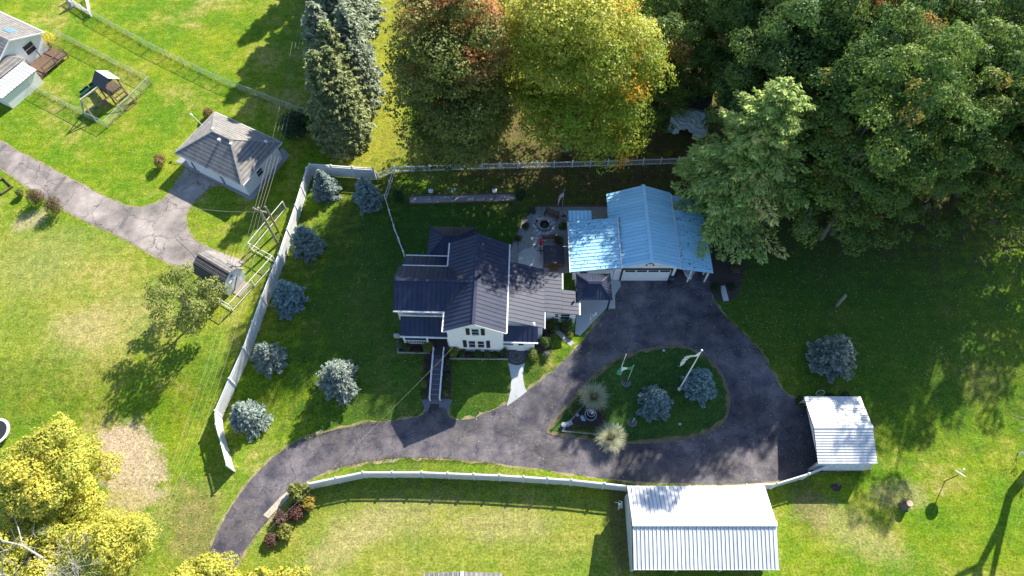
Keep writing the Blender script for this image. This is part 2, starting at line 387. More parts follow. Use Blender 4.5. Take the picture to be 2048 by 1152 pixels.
def window(parent, c, w, h, rot=0.0, frame=None, mull=1, tilt=None):
    """Sash window: frame, meeting rail, dark glass; c = centre on the wall face, rot = facing (0 faces -y)."""
    f = MB(); t = 0.07; d = 0.05
    f.box(-w / 2 - t, -w / 2, -d, 0.03, -h / 2 - t, h / 2 + t); f.box(w / 2, w / 2 + t, -d, 0.03, -h / 2 - t, h / 2 + t)
    f.box(-w / 2, w / 2, -d, 0.03, h / 2, h / 2 + t); f.box(-w / 2 - 0.03, w / 2 + 0.03, -d - 0.06, 0.03, -h / 2 - t - 0.02, -h / 2)
    if mull: f.box(-w / 2, w / 2, -d + 0.012, 0.0, -0.025, 0.025)
    o = f.build('window', frame or TRIM, parent); o.location = c; o.rotation_euler = (0, 0, rot)
    p = MB().box(-w / 2, w / 2, -0.02, 0.02, -h / 2, h / 2).build('pane', GLASS, o)
    return o
def shutter(parent, c, w, h):
    m = MB().box(-w / 2, w / 2, -0.05, 0.0, -h / 2, h / 2)
    for i in range(7):
        z = -h / 2 + h * (i + 0.5) / 7; m.box(-w / 2 + 0.04, w / 2 - 0.04, -0.065, -0.048, z - h * 0.03, z + h * 0.03)
    o = m.build('shutter', BLACK, parent); o.location = c
    return o

# ------------------------------------------------------------------ foliage helpers
def np_mesh(name, V, nq, m, colors=None, parent=None):
    me = bpy.data.meshes.new(name); me.vertices.add(len(V)); me.vertices.foreach_set('co', V.astype(np.float32).ravel())
    me.loops.add(nq * 4); me.loops.foreach_set('vertex_index', np.arange(nq * 4, dtype=np.int32))
    me.polygons.add(nq); me.polygons.foreach_set('loop_start', np.arange(0, nq * 4, 4, dtype=np.int32))
    me.materials.append(m)
    if colors is not None:
        at = me.attributes.new('tint', 'FLOAT_COLOR', 'POINT')
        c = np.ones((len(V), 4), np.float32); c[:, :3] = np.repeat(colors, 4, 0); at.data.foreach_set('color', c.ravel())
    me.update(calc_edges=True)
    o = bpy.data.objects.new(name, me); COL.objects.link(o)
    if parent is not None: o.parent = parent
    return o
def unit(a): return a / np.maximum(np.linalg.norm(a, axis=1, keepdims=True), 1e-9)
def leaves(C, Nn, L_, Wd, rng, axis=None):
    """Diamond leaves: centres C, normals Nn, half length L_, half width Wd."""
    if axis is None: axis = rng.normal(size=C.shape)
    t = unit(axis - Nn * (axis * Nn).sum(1, keepdims=True)); b = np.cross(Nn, t)
    L_ = np.reshape(L_, (-1, 1)); Wd = np.reshape(Wd, (-1, 1))
    bend = Nn * L_ * 0.25
    V = np.stack([C - t * L_ - bend, C + b * Wd, C + t * L_ - bend, C - b * Wd], 1)
    return V.reshape(-1, 3)
def crown_points(rng, rx, ry, z0, z1, nb, nl, rb=(0.2, 0.34), shell=0.62, spray=0.0):
    zc = (z0 + z1) / 2; rz = (z1 - z0) / 2
    zz = rng.uniform(-0.8, 1.0, nb); th = rng.uniform(0, 6.2832, nb); hr = np.where(zz < 0, np.sqrt(1 - np.abs(zz) ** 3), np.sqrt(1 - np.abs(zz) ** 2.6))
    d = np.stack([np.cos(th) * hr, np.sin(th) * hr, zz], 1)      # broad skirt, rounded top
    u = rng.uniform(0, 1, nb) ** 0.5
    ax = unit(rng.normal(size=(9, 3)) * np.array([1, 1, 0.6])); am = rng.uniform(-0.30, 0.34, 9)      # lobes and hollows
    mod = 1 + (np.maximum(0, d @ ax.T) ** 4 * am).sum(1)
    B = d * np.array([rx, ry, rz]) * (mod * (shell * (0.35 + 0.65 * u) + 0.16 * rng.uniform(0, 1, nb)))[:, None]; B[:, 2] += zc
    r = rng.uniform(*rb, nb) * min(rx, ry)
    P = []; Nn = []; bi = []
    for i in range(nb):
        k = int(nl * (r[i] / (min(rx, ry) * 0.27)) ** 2)
        e = unit(rng.normal(size=(k * 2, 3))); e = e[e[:, 2] > -0.45][:k]; k = len(e)
        lump = 1 + 0.22 * np.sin(e[:, 0] * 5 + i) * np.sin(e[:, 1] * 5 + 2 * i) + 0.15 * np.sin(e[:, 2] * 9 + i)
        p = B[i] + e * r[i] * np.array([1.12, 1.12, 0.60]) * (lump * rng.uniform(0.80, 1.05, k))[:, None]
        if spray:
            w_ = B[i] - np.array([0, 0, z0]); w_ = w_ / np.linalg.norm(w_); p = p + np.outer((p - B[i]) @ w_, w_) * spray
        P.append(p); Nn.append(unit(e * 0.9 + np.array([0.12, 0.12, 0.40]) + rng.normal(size=(k, 3)) * 0.38)); bi.append(np.full(k, i))
    P, Nn, bi = np.concatenate(P), np.concatenate(Nn), np.concatenate(bi); k = P[:, 2] > 0.9; return B, r, P[k], Nn[k], bi[k]
def limbs(rng, B, r, z0, h, rt, bark, parent, name='trunk', count=18, fork=0.42):
    mb = MB(); fz = z0 + (h - z0) * 0.05
    top = h * fork
    mb.tube([(0, 0, -0.1), (0.03, 0, top * 0.15), (0, 0.05, top * 0.6), (0.05, 0.0, top), (0.0, 0.05, h * 0.72)], [rt * 1.35, rt, rt * 0.85, rt * 0.7, rt * 0.2], 9)
    order = np.argsort(-r)[:count]
    for j in order:
        e = Vector(B[j]); s = Vector((0, 0, min(top * rng.uniform(0.7, 1.5), e.z * 0.8)))
        m = s.lerp(e, 0.5) + Vector((rng.normal() * 0.3, rng.normal() * 0.3, 0.5))
        mb.tube([s, s.lerp(m, 0.6), m, m.lerp(e, 0.6), e], [rt * 0.42, rt * 0.34, rt * 0.25, rt * 0.16, rt * 0.06], 6)
    return mb.build(name, bark, parent, smooth=True)
def broadleaf(name, label, cat, loc, rx, ry, z0, z1, nb, nl, leaf, pal, seed, group=None, rt=0.32, bark=None, rb=(0.2, 0.34), shell=0.62, count=18, rz=0.0, drop=0.0, spray=0.0):
    rng = np.random.default_rng(seed)
    t = thing(name, label, cat, loc, rz, group)
    B, r, P, Nn, bi = crown_points(rng, rx, ry, z0, z1, nb, nl, rb, shell, spray); B[:, 2] = np.maximum(B[:, 2], 1.2)
    if drop:
        keep = rng.uniform(0, 1, len(P)) > drop; P, Nn, bi = P[keep], Nn[keep], bi[keep]
    q = (P - np.array([0, 0, (z0 + z1) / 2])) / np.array([rx, ry, (z1 - z0) / 2])
    col = pal(q, bi, rng)
    s = leaf * rng.uniform(0.6, 1.25, len(P))
    V = leaves(P, Nn, s, s * rng.uniform(0.5, 0.75, len(P)), rng)
    np_mesh('crown', V, len(P), LEAF, col, t)
    limbs(rng, B, r, z0, z1, rt, bark or BARK, t, count=count)
    return t
def mixc(a, b, f): return np.asarray(a)[None, :] * (1 - f[:, None]) + np.asarray(b)[None, :] * f[:, None]
def jitter(c, rng, a=0.25): return np.clip(c * rng.uniform(1 - a, 1 + a, (len(c), 1)) * rng.uniform(1 - a * 0.4, 1 + a * 0.4, c.shape), 0.003, 0.9)
def vary(bi, rng, a=0.5):
    k = rng.uniform(0, 1, bi.max() + 1); return k[bi]

def conifer(name, label, loc, h, r, tip, inner, seed, group=None, step=0.26, per=11, q=0.16, cat='spruce tree', bark=None, skirt=0.06, flop=0.0, sharp=0.78, accent=None):
    rng = np.random.default_rng(seed); t = thing(name, label, cat, loc, rng.uniform(0, 6), group)
    C = []; A = []; Nn = []; S = []; K = []; AC = []; z = h * skirt
    tr = MB().tube([(0, 0, -0.1), (0, 0, h * 0.5), (0, 0, h * 0.97)], [max(0.05, h * 0.018), h * 0.010, 0.012], 7)
    while z < h * 0.98:
        f = z / h; ln = r * (1 - f) ** sharp * (0.92 if f > 0.12 else 0.75 + f * 1.4) + 0.05; nbr = max(4, int(per * (0.5 + 0.6 * (1 - f))))
        a0 = rng.uniform(0, 6.28)
        for k in range(nbr):
            a = a0 + 6.283 * k / nbr + rng.normal() * 0.2; l = ln * rng.uniform(0.62, 1.22); rise = (0.55 * f - 0.12 - flop * (1 - f)) + rng.normal() * 0.12
            d = np.array([math.cos(a), math.sin(a), rise]); d /= np.linalg.norm(d); side = np.array([-math.sin(a), math.cos(a), 0])
            n = max(3, int(l / (q * 0.62))); ac = accent is not None and rng.uniform() < accent[1]
            if ln > r * 0.4: tr.tube([(0, 0, z), tuple(np.array([0, 0, z]) + d * l * 0.85)], [0.012 + 0.008 * h / 4, 0.004], 4, False)
            for i in range(n):
                u = 0.22 + 0.78 * (i + rng.uniform(0, 0.8)) / n; base = np.array([0, 0, z]) + d * l * u; wd = l * 0.32 * (1.12 - u) + 0.05
                for sg in (-1, 1):
                    for rep in range(2 if wd > 0.14 else 1):
                        o = wd * rng.uniform(0.1, 1.0)
                        p = base + side * sg * o + np.array([0, 0, rng.normal() * 0.05 - 0.12 * o]); ax = d * 0.9 + side * sg * 0.7 + rng.normal(size=3) * 0.25
                        C.append(p); A.append(ax); Nn.append(np.array([0, 0, 1.0]) + d * 0.25 + rng.normal(size=3) * 0.45); S.append(q * rng.uniform(0.7, 1.25)); K.append(min(1, u * 0.7 + 0.4 * o / (wd + 0.01))); AC.append(ac and u > 0.45)
        z += step * rng.uniform(0.8, 1.2) * (0.7 + 0.5 * (1 - f))
    C = np.array(C); A = np.array(A); Nn = unit(np.array(Nn)); S = np.array(S); K = np.array(K)
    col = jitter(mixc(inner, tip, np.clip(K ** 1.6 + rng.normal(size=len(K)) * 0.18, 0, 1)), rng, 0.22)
    if accent is not None: col[np.array(AC)] = jitter(np.tile([accent[0]], (sum(AC), 1)), rng, 0.2)
    V = leaves(C, Nn, S, S * 0.34, rng, A)
    np_mesh('crown', V, len(C), NEEDLE, col, t); tr.build('trunk', bark or BARK, t, fix=False)
    return t
def blob_bush(name, label, loc, rx, ry, h, pal, seed, n=900, leaf=0.09, group=None, cat='shrub', base=0.0, rz=0.0, lobes=7, stems=True):
    """Leafy shrub: leaves over a handful of overlapping lobes, with a few stems."""
    rng = np.random.default_rng(seed); t = thing(name, label, cat, loc, rz, group); P = []; Nn = []; bi = []
    for i in range(lobes):
        a = 6.283 * i / lobes + rng.normal() * 0.3; o = rng.uniform(0.25, 0.55) if i else 0
        c = np.array([math.cos(a) * rx * o, math.sin(a) * ry * o, base + (h - base) * rng.uniform(0.42, 0.62)])
        e = unit(rng.normal(size=(n // lobes * 2, 3))); e = e[e[:, 2] > -0.6][:n // lobes]
        P.append(c + e * np.array([rx * 0.58, ry * 0.58, (h - base) * 0.45]) * rng.uniform(0.7, 1.08, (len(e), 1))); Nn.append(unit(e + rng.normal(size=e.shape) * 0.5 + np.array([0, 0, 0.4]))); bi.append(np.full(len(e), i))
    P = np.concatenate(P); Nn = np.concatenate(Nn); bi = np.concatenate(bi); P[:, 2] = np.maximum(P[:, 2], 0.02)
    q = P / np.array([rx, ry, h]); s = leaf * rng.uniform(0.6, 1.3, len(P))
    np_mesh('foliage', leaves(P, Nn, s, s * 0.55, rng), len(P), LEAF, pal(q, bi, rng), t)
    if stems:
        mb = MB()
        for k in range(5):
            a = k * 1.3; mb.tube([(0, 0, -0.05), (math.cos(a) * rx * 0.2, math.sin(a) * ry * 0.2, h * 0.35), (math.cos(a) * rx * 0.45, math.sin(a) * ry * 0.45, h * 0.6)], [0.025, 0.02, 0.008], 5, False)
        mb.build('stem', BARK, t, fix=False)
    return t
def pal2(a, b, j=0.25, w=0.6): return lambda q, bi, rng: jitter(mixc(a, b, np.clip(vary(bi, rng) * w + rng.uniform(0, 1 - w, len(q)), 0, 1)), rng, j)

# ================================================================== THE SETTING
def zone(px_, py_, rx, ry, ang, c, amt, soft): x, y = G0(px_, py_); return (x, y, rx, ry, R(ang), c, amt, soft)
SOIL = (0.48, 0.36, 0.25); DRY = (0.40, 0.33, 0.15); LITTER = (0.10, 0.065, 0.04); YELL = (0.27, 0.27, 0.030); SHADE_GREEN = (0.030, 0.085, 0.014)
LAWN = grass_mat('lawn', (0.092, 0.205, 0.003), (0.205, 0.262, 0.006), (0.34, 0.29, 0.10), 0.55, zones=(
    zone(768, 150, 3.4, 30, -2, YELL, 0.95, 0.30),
    zone(1250, 470, 34, 9.5, 0, SHADE_GREEN, 0.8, 0.4), zone(850, 640, 13, 16, 0, SHADE_GREEN, 0.85, 0.3), zone(1700, 620, 19, 12, 0, SHADE_GREEN, 0.75, 0.45),  # deeper green turf, with the shade on these lawns painted into its colour
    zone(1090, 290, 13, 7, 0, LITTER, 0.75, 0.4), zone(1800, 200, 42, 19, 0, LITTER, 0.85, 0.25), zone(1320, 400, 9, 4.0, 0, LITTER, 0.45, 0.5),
    zone(262, 925, 4.3, 2.5, -55, SOIL, 0.95, 0.25), zone(235, 895, 2.6, 1.5, -20, SOIL, 0.9, 0.3), zone(245, 1010, 2.0, 1.5, 0, DRY, 0.8, 0.4),
    zone(150, 620, 15, 9, 10, (0.36, 0.31, 0.08), 0.32, 0.7), zone(900, 1060, 22, 4.0, 0, (0.38, 0.32, 0.10), 0.36, 0.7), zone(80, 520, 6, 4, 0, DRY, 0.3, 0.6), zone(230, 650, 5.5, 3.0, 20, DRY, 0.30, 0.4), zone(690, 1090, 4.2, 1.4, 35, DRY, 0.6, 0.5), zone(1000, 1050, 4, 1.3, 0, DRY, 0.5, 0.6),
    zone(780, 1040, 5, 1.6, 10, DRY, 0.4, 0.6), zone(1620, 1010, 1.6, 2.2, 0, LITTER, 0.6, 0.5), zone(1700, 1060, 4.5, 1.6, -30, DRY, 0.5, 0.6),
    zone(390, 1050, 2.2, 3.6, 20, (0.20, 0.15, 0.08), 0.6, 0.5), zone(1800, 990, 2.4, 1.2, 0, DRY, 0.55, 0.5), zone(160, 650, 3, 1.5, 0, DRY, 0.5, 0.6),
    zone(60, 440, 1.6, 1.0, 30, SOIL, 0.6, 0.4), zone(1240, 1040, 1.0, 4.2, 0, LITTER, 0.7, 0.4)), stripes=0.035)
ys = [-300, -60, 0, 10] + [19 + 0.5 * i for i in range(17)] + [35, 60, 100, 500]; xs = [-400, -100, -50, 0, 50, 100, 400]
g = MB(); g.v = [(x, y, gz(y)) for y in ys for x in xs]
for j in range(len(ys) - 1):
    for i in range(len(xs) - 1): g.f.append((j * 7 + i, j * 7 + i + 1, j * 7 + i + 8, j * 7 + i + 7)); g.mi.append(0)
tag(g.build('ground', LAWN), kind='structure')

ASPH = asphalt_mat('dark_asphalt', (0.038, 0.036, 0.054), (0.160, 0.142, 0.145), 0.4)
OLDASPH = asphalt_mat('weathered_asphalt', (0.17, 0.15, 0.14), (0.36, 0.31, 0.28), 0.55)
VERGE = mat('dry_verge', (0.10, 0.12, 0.03), 0.95, (0.36, 0.29, 0.16), 1.6, bump=0.8, bscale=9)
drive = px((395, 1170), (415, 1118), (430, 1075), (452, 1033), (480, 988), (515, 946), (555, 908), (600, 881), (660, 862), (740, 846), (805, 839), (840, 832), (853, 818), (860, 806))
drive_a = smooth(drive, 4, False) + px((862, 800), (888, 800)) + smooth(px((890, 806), (895, 825), (906, 838), (940, 838), (985, 821), (1020, 805), (1052, 784), (1092, 754), (1130, 720), (1160, 687), (1190, 652), (1212, 622)), 4, False) \
    + px((1231, 618), (1231, 590), (1242, 572), (1242, 560), (1340, 558), (1342, 530), (1420, 530), (1420, 570)) + smooth(px((1426, 600), (1450, 632), (1480, 660), (1510, 690), (1530, 716), (1546, 745), (1560, 773), (1580, 792), (1610, 803)), 4, False) \
    + px((1640, 812), (1725, 812), (1738, 936), (1640, 944)) + smooth(px((1600, 955), (1540, 964), (1450, 968), (1350, 967), (1250, 961), (1160, 950), (1080, 937), (1000, 928), (920, 920), (850, 916), (790, 917), (720, 926), (660, 941), (622, 958), (592, 981), (562, 1011), (532, 1046), (507, 1076), (487, 1106), (450, 1175)), 4, False)
sheet('driveway_verge', offset(drive_a, 0.16, 0.20, 3), 0.010, VERGE)
sheet('driveway', offset(drive_a, 0.0, 0.05, 9), 0.022, ASPH)
ap = px((858, 798), (892, 798), (905, 800), (895, 826), (891, 815), (859, 815), (853, 826), (843, 800))
sheet('steps_apron', ap, 0.030, mat('apron_slab', (0.10, 0.10, 0.135), 0.7, (0.14, 0.14, 0.17), 2, bump=0.2))
# patched strip of paler concrete at the edge of the lower drive
sheet('drive_edge_slab', px((527, 1030), (560, 995), (585, 975), (594, 981), (560, 1012), (537, 1037)), 0.034, mat('old_concrete', (0.36, 0.32, 0.25), 0.9, (0.48, 0.43, 0.35), 1.5, bump=0.3))
nd = smooth(px((-60, 250), (0, 283), (60, 316), (130, 352), (190, 384), (240, 408), (272, 415), (305, 409), (330, 397), (350, 372), (374, 335)), 4, False) + px((440, 372)) + \
    smooth(px((424, 372), (400, 392), (380, 412), (371, 435), (376, 460), (390, 482), (418, 496)), 4, False) + px((492, 524), (440, 560)) + smooth(px((385, 537), (340, 526), (300, 506), (240, 472), (150, 431), (60, 376), (0, 336), (-60, 305)), 4, False)
sheet('neighbour_driveway_verge', offset(nd, 0.18, 0.10, 5), 0.010, VERGE)
sheet('neighbour_driveway', nd, 0.022, OLDASPH)
PATCH = mat('tar_patch', (0.11, 0.10, 0.095), 0.8, (0.16, 0.145, 0.14), 3)
for a in (((106, 380), (130, 352), (134, 355), (111, 383)), ((237, 456), (262, 413), (268, 416), (243, 459)), ((-4, 300), (12, 287), (15, 291), (-4, 310))):
    sheet('driveway_patch', px(*a), 0.028, PATCH)
isl = smooth(px((1093, 862), (1112, 834), (1140, 801), (1170, 766), (1200, 737), (1242, 711), (1292, 697), (1345, 690), (1383, 696), (1417, 716), (1441, 742), (1456, 776), (1460, 812), (1451, 840), (1428, 861), (1388, 875), (1338, 884), (1280, 888), (1220, 886), (1170, 880), (1120, 874), (1100, 869)), 4)
sheet('island_border', isl, 0.06, mat('island_verge', (0.085, 0.080, 0.035), 0.95, (0.22, 0.17, 0.10), 1.4, bump=0.8, bscale=9), skirt=0.08)
ISLG = grass_mat('island_grass', (0.030, 0.085, 0.018), (0.052, 0.115, 0.020), (0.10, 0.11, 0.035), 0.66, fleck=0.2)
sheet('island_lawn', offset(isl, -0.36, 0.16, 8), 0.085, ISLG, skirt=0.06)
sheet('island_bed', px((1127, 860), (1174, 802), (1200, 806), (1212, 838), (1196, 865)), 0.105, MULCH, skirt=0.03)
e = thing('bed_edging', 'pale stone edging round the triangular fountain bed', 'edging', G(1127, 860))
for a, b in (((1124, 862), (1176, 799)), ((1124, 862), (1197, 868))):
    p, q = G(*a, 0.12), G(*b, 0.12); n = int((q - p).length / 0.45)
    for i in range(n):
        s_ = p.lerp(q, i / n); t_ = p.lerp(q, (i + 0.93) / n); s_.z = gz(s_.y) + 0.11; t_.z = gz(t_.y) + 0.11
        MB().bar(s_, t_, 0.12, 0.12).build('edging_stone', BEDSTONE, e, True)
# concrete pads and walks
sheet('garage_pad', px((1150, 668), (1155, 600), (1146, 545), (1225, 556), (1241, 562), (1241, 573), (1230, 590), (1230, 617), (1212, 618), (1160, 672)), 0.040, CONC)
sheet('curved_walk', smooth(px((1016, 726), (1034, 731), (1051, 726)), 3, False) + smooth(px((1050, 727), (1046, 750), (1049, 772), (1054, 783)), 4, False) + smooth(px((1036, 797), (1014, 812)), 2, False) + smooth(px((1014, 810), (1020, 785), (1022, 755), (1016, 726)), 4, False)[:-1], 0.036, CONC)
sheet('entry_circle', smooth(px((1012, 712), (1018, 699), (1034, 695), (1050, 700), (1054, 712), (1048, 724), (1034, 729), (1018, 724)), 4), 0.050, mat('paver_dark', (0.055, 0.055, 0.07), 0.8, (0.085, 0.08, 0.09), 6, bump=0.4), skirt=0.05)
cx, cy = G0(1033, 712)
for rr_, nn_ in ((0.35, 8), (0.62, 14)):
    for k in range(nn_):
        a = 6.283 * k / nn_; x, y = cx + rr_ * math.cos(a), cy + rr_ * math.sin(a)
        o = MB().box(-0.10, 0.10, -0.11, 0.11, -0.02, 0.03).build('paver', mat('paver_grey', (0.11, 0.105, 0.11), 0.8, (0.17, 0.16, 0.16), 6, rnd=0.2), bpy.data.objects['entry_circle']); o.location = (x, y, gz(y) + 0.05); o.rotation_euler = (0, 0, a)
sheet('side_walk', px((1109, 664), (1117, 660), (1149, 686), (1141, 693)), 0.036, mat('walk_slab', (0.28, 0.29, 0.28), 0.85, (0.38, 0.38, 0.36), 3, bump=0.2))
sheet('gravel_patio', smooth(px((1072, 413), (1140, 412)), 2, False) + px((1216, 413), (1214, 440), (1145, 445), (1140, 545), (1060, 560), (1010, 545), (1021, 500), (1030, 470), (1046, 442), (1058, 430)), 0.014, GRAVEL)
sheet('round_patio_slab', smooth(px((1036, 520), (1042, 503), (1060, 497), (1082, 503), (1088, 520), (1080, 545), (1058, 550), (1040, 540)), 4), 0.060, CONC, skirt=0.06)
sheet('shrub_bed_front', px((897, 697), (1016, 699), (1016, 718), (899, 717)), 0.012, MULCH)
sheet('shrub_bed_porch', px((794, 680), (868, 684), (864, 706), (796, 705)), 0.012, MULCH)
sheet('shrub_bed_side', px((1068, 640), (1150, 638), (1135, 665), (1100, 668), (1104, 705), (1056, 708)), 0.012, MULCH)
sheet('steps_bed', px((849, 708), (866, 708), (859, 798), (843, 798)), 0.012, MULCH); sheet('steps_bed', px((889, 708), (905, 708), (902, 798), (882, 798)), 0.012, MULCH)
sheet('tree_bed', smooth(px((1418, 520), (1452, 455), (1490, 470), (1488, 555), (1468, 596), (1447, 604), (1424, 588)), 4), 0.012, MULCH)
sheet('target_lane', px((818, 391), (1030, 386), (1032, 402), (819, 408)), 0.014, GRAVEL)
sheet('garage_gravel', px((350, 322), (374, 306), (500, 366), (566, 296), (580, 310), (508, 398), (500, 400), (364, 330)), 0.013, GRAVEL)
for nm, lab, pts, m_ in (('lane_edging', 'dark timber edging along the gravel lane behind the house', ((818, 391), (1030, 386), (1032, 402), (819, 408)), BROWN),
                         ('patio_edging', 'dark edging timber along the back of the gravel patio', ((1020, 500), (1045, 441), (1071, 412), (1216, 412)), BROWN),
                         ('bed_edging', 'pale edging strip in front of the shrub bed below the gable', ((1016, 718), (899, 717)), BEDSTONE),
                         ('bed_edging', 'pale edging strip in front of the porch shrubs', ((863, 706), (796, 705), (795, 682)), BEDSTONE)):
    P = [G(*p, 0.07) for p in pts]; e = thing(nm, lab, 'edging', P[0])
    for i in range(len(P) - (0 if nm == 'lane_edging' else 1)):
        MB().bar(P[i], P[(i + 1) % len(P)], 0.10, 0.16).build('edging_board', m_, e, True)

# ================================================================== THE HOUSE
HO = thing('farmhouse', 'white farmhouse with dark blue metal roofs and black shutters', 'house', (-3.32, 26.55, 1.4), -R(1.6))
def wallbox(*a): return MB().box(*a).build('wall', SIDING, HO)
MB().prism([(-2.5, -0.1), (2.5, -0.1), (2.5, 4.66), (0, 6.2), (-2.5, 4.66)], 'y', 0.2, 9.1).build('wall', SIDING, HO)
MB().prism([(2.3, -0.1), (6.45, -0.1), (6.45, 4.44), (4.4, 5.75), (2.3, 4.44)], 'x', -7.2, -2.45).build('wall', SIDING, HO)
MB().prism([(6.4, -0.1), (8.4, -0.1), (8.4, 3.0), (6.4, 3.95)], 'x', -6.95, -2.45).build('wall', SIDING, HO)
wallbox(-4.95, -0.85, 8.9, 12.15, -0.1, 2.62)
MB().prism([(2.45, -0.1), (6.0, -0.1), (6.0, 2.80), (2.45, 4.28)], 'y', 1.7, 7.4).build('wall', SIDING, HO)
MB().prism([(5.9, -0.1), (7.7, -0.1), (7.7, 2.40), (5.9, 2.68)], 'y', 3.45, 7.3).build('wall', SIDING, HO)
MB().prism([(7.6, -0.1), (9.25, -0.1), (9.25, 2.16), (7.6, 2.42)], 'y', 3.47, 5.45).build('wall', SIDING, HO)
MB().prism([(0.45, -0.1), (1.8, -0.1), (1.8, 3.3), (1.3, 3.15), (0.45, 2.58)], 'x', 2.45, 5.4).build('wall', SIDING, HO)
PW = 0.42
s1 = roof_slope(HO, [(-2.78, 0, 4.6), (0, 0, 6.3), (0, 9.3, 6.3), (-2.78, 9.3, 4.6)], (0, 1, 0), PW, NAVY)
roof_slope(HO, [(2.78, 0, 4.6), (0, 0, 6.3), (0, 9.3, 6.3), (2.78, 9.3, 4.6)], (0, 1, 0), PW, NAVY)
MB().bar((0, -0.03, 6.37), (0, 9.33, 6.37), 0.26, 0.06).build('ridge_cap', NAVY, HO)
roof_slope(HO, [(-7.45, 2.05, 4.5), (-2.86, 2.05, 4.5), (-0.66, 4.4, 5.9), (-7.45, 4.4, 5.9)], (1, 0, 0), PW, NAVY)
roof_slope(HO, [(-7.45, 6.7, 4.5), (-2.86, 6.7, 4.5), (-0.66, 4.4, 5.9), (-7.45, 4.4, 5.9)], (1, 0, 0), PW, NAVY)
MB().bar((-7.47, 4.4, 5.97), (-0.66, 4.4, 5.97), 0.24, 0.05).build('ridge_cap', NAVY, HO)
for s in (1, -1):
    y = 4.4 - s * 2.35
    MB().bar((-2.86, y, 4.56), (-0.64, 4.4, 5.97), 0.16, 0.03).build('valley_flashing', BLACK, HO)
roof_slope(HO, [(-6.92, 1.98, 3.5), (-2.53, 1.98, 3.5), (-2.53, 0.43, 2.6), (-6.92, 0.43, 2.6)], (1, 0, 0), PW, NAVY)
roof_slope(HO, [(-7.2, 8.72, 3.0), (-2.55, 8.72, 3.0), (-2.55, 6.52, 3.95), (-7.2, 6.52, 3.95)], (1, 0, 0), PW, NAVY)
E0, E1, E2, E3 = (-5.2, 8.85, 2.6), (-0.6, 8.85, 2.6), (-0.6, 12.45, 2.6), (-5.2, 12.45, 2.6); Ea, Eb = (-3.55, 10.6, 3.7), (-2.3, 10.6, 3.7)
roof_slope(HO, [E0, E1, Eb, Ea], (1, 0, 0), PW, NAVY); roof_slope(HO, [E3, E2, Eb, Ea], (1, 0, 0), PW, NAVY)
roof_slope(HO, [E0, E3, Ea], (0, 1, 0), PW, NAVY); roof_slope(HO, [E1, E2, Eb], (0, 1, 0), PW, NAVY)
for a, b in ((E0, Ea), (E3, Ea), (E1, Eb), (E2, Eb), (Ea, Eb)): MB().bar(Vector(a) + Vector((0, 0, 0.06)), Vector(b) + Vector((0, 0, 0.06)), 0.16, 0.05).build('ridge_cap', NAVY, HO)
roof_slope(HO, [(2.53, 1.42, 4.34), (6.22, 1.42, 2.82), (6.22, 7.7, 2.82), (2.53, 7.7, 4.34)], (0, 1, 0), PW, NAVY)
roof_slope(HO, [(6.23, 3.2, 2.74), (7.9, 3.2, 2.47), (7.9, 7.5, 2.47), (6.23, 7.5, 2.74)], (0, 1, 0), PW, NAVY)
roof_slope(HO, [(7.91, 3.2, 2.468), (9.5, 3.2, 2.21), (9.5, 5.7, 2.21), (7.91, 5.7, 2.468)], (0, 1, 0), PW, NAVY)
roof_slope(HO, [(2.53, 1.38, 3.3), (5.65, 1.38, 3.3), (5.65, 0.18, 2.5), (2.53, 0.18, 2.5)], (1, 0, 0), PW, NAVY)
def gutter(p, q, w=0.13): MB().bar(p, q, w, 0.11).build('gutter', TRIM, HO)
gutter((2.86, 0.0, 4.56), (2.86, 9.3, 4.56)); gutter((-2.86, -0.02, 4.56), (-2.86, 1.95, 4.56)); gutter((-2.88, 6.75, 4.54), (-2.88, 9.3, 4.56))
gutter((-7.2, 8.80, 2.98), (-2.95, 8.80, 2.98)); gutter((-7.1, 6.80, 4.46), (-2.95, 6.80, 4.46), 0.10); gutter((-7.45, 1.97, 4.44), (-2.95, 1.97, 4.44)); gutter((-6.95, 0.35, 2.54), (-2.6, 0.35, 2.54)); gutter((2.5, 0.1, 2.44), (5.7, 0.1, 2.44))
gutter((6.3, 1.40, 2.78), (6.3, 3.1, 2.78), 0.08); gutter((7.97, 5.75, 2.44), (7.97, 7.5, 2.44)); gutter((9.58, 3.2, 2.18), (9.58, 5.7, 2.18), 0.15)
for p, q in (((-2.80, -0.03, 4.55), (0, -0.03, 6.24)), ((2.80, -0.03, 4.55), (0, -0.03, 6.24))): MB().bar(p, q, 0.05, 0.13).build('rake_board', TRIM, HO)
MB().bar((-6.9, 2.02, 3.62), (-2.9, 2.02, 3.62), 0.10, 0.14).build('flashing', TRIM, HO)
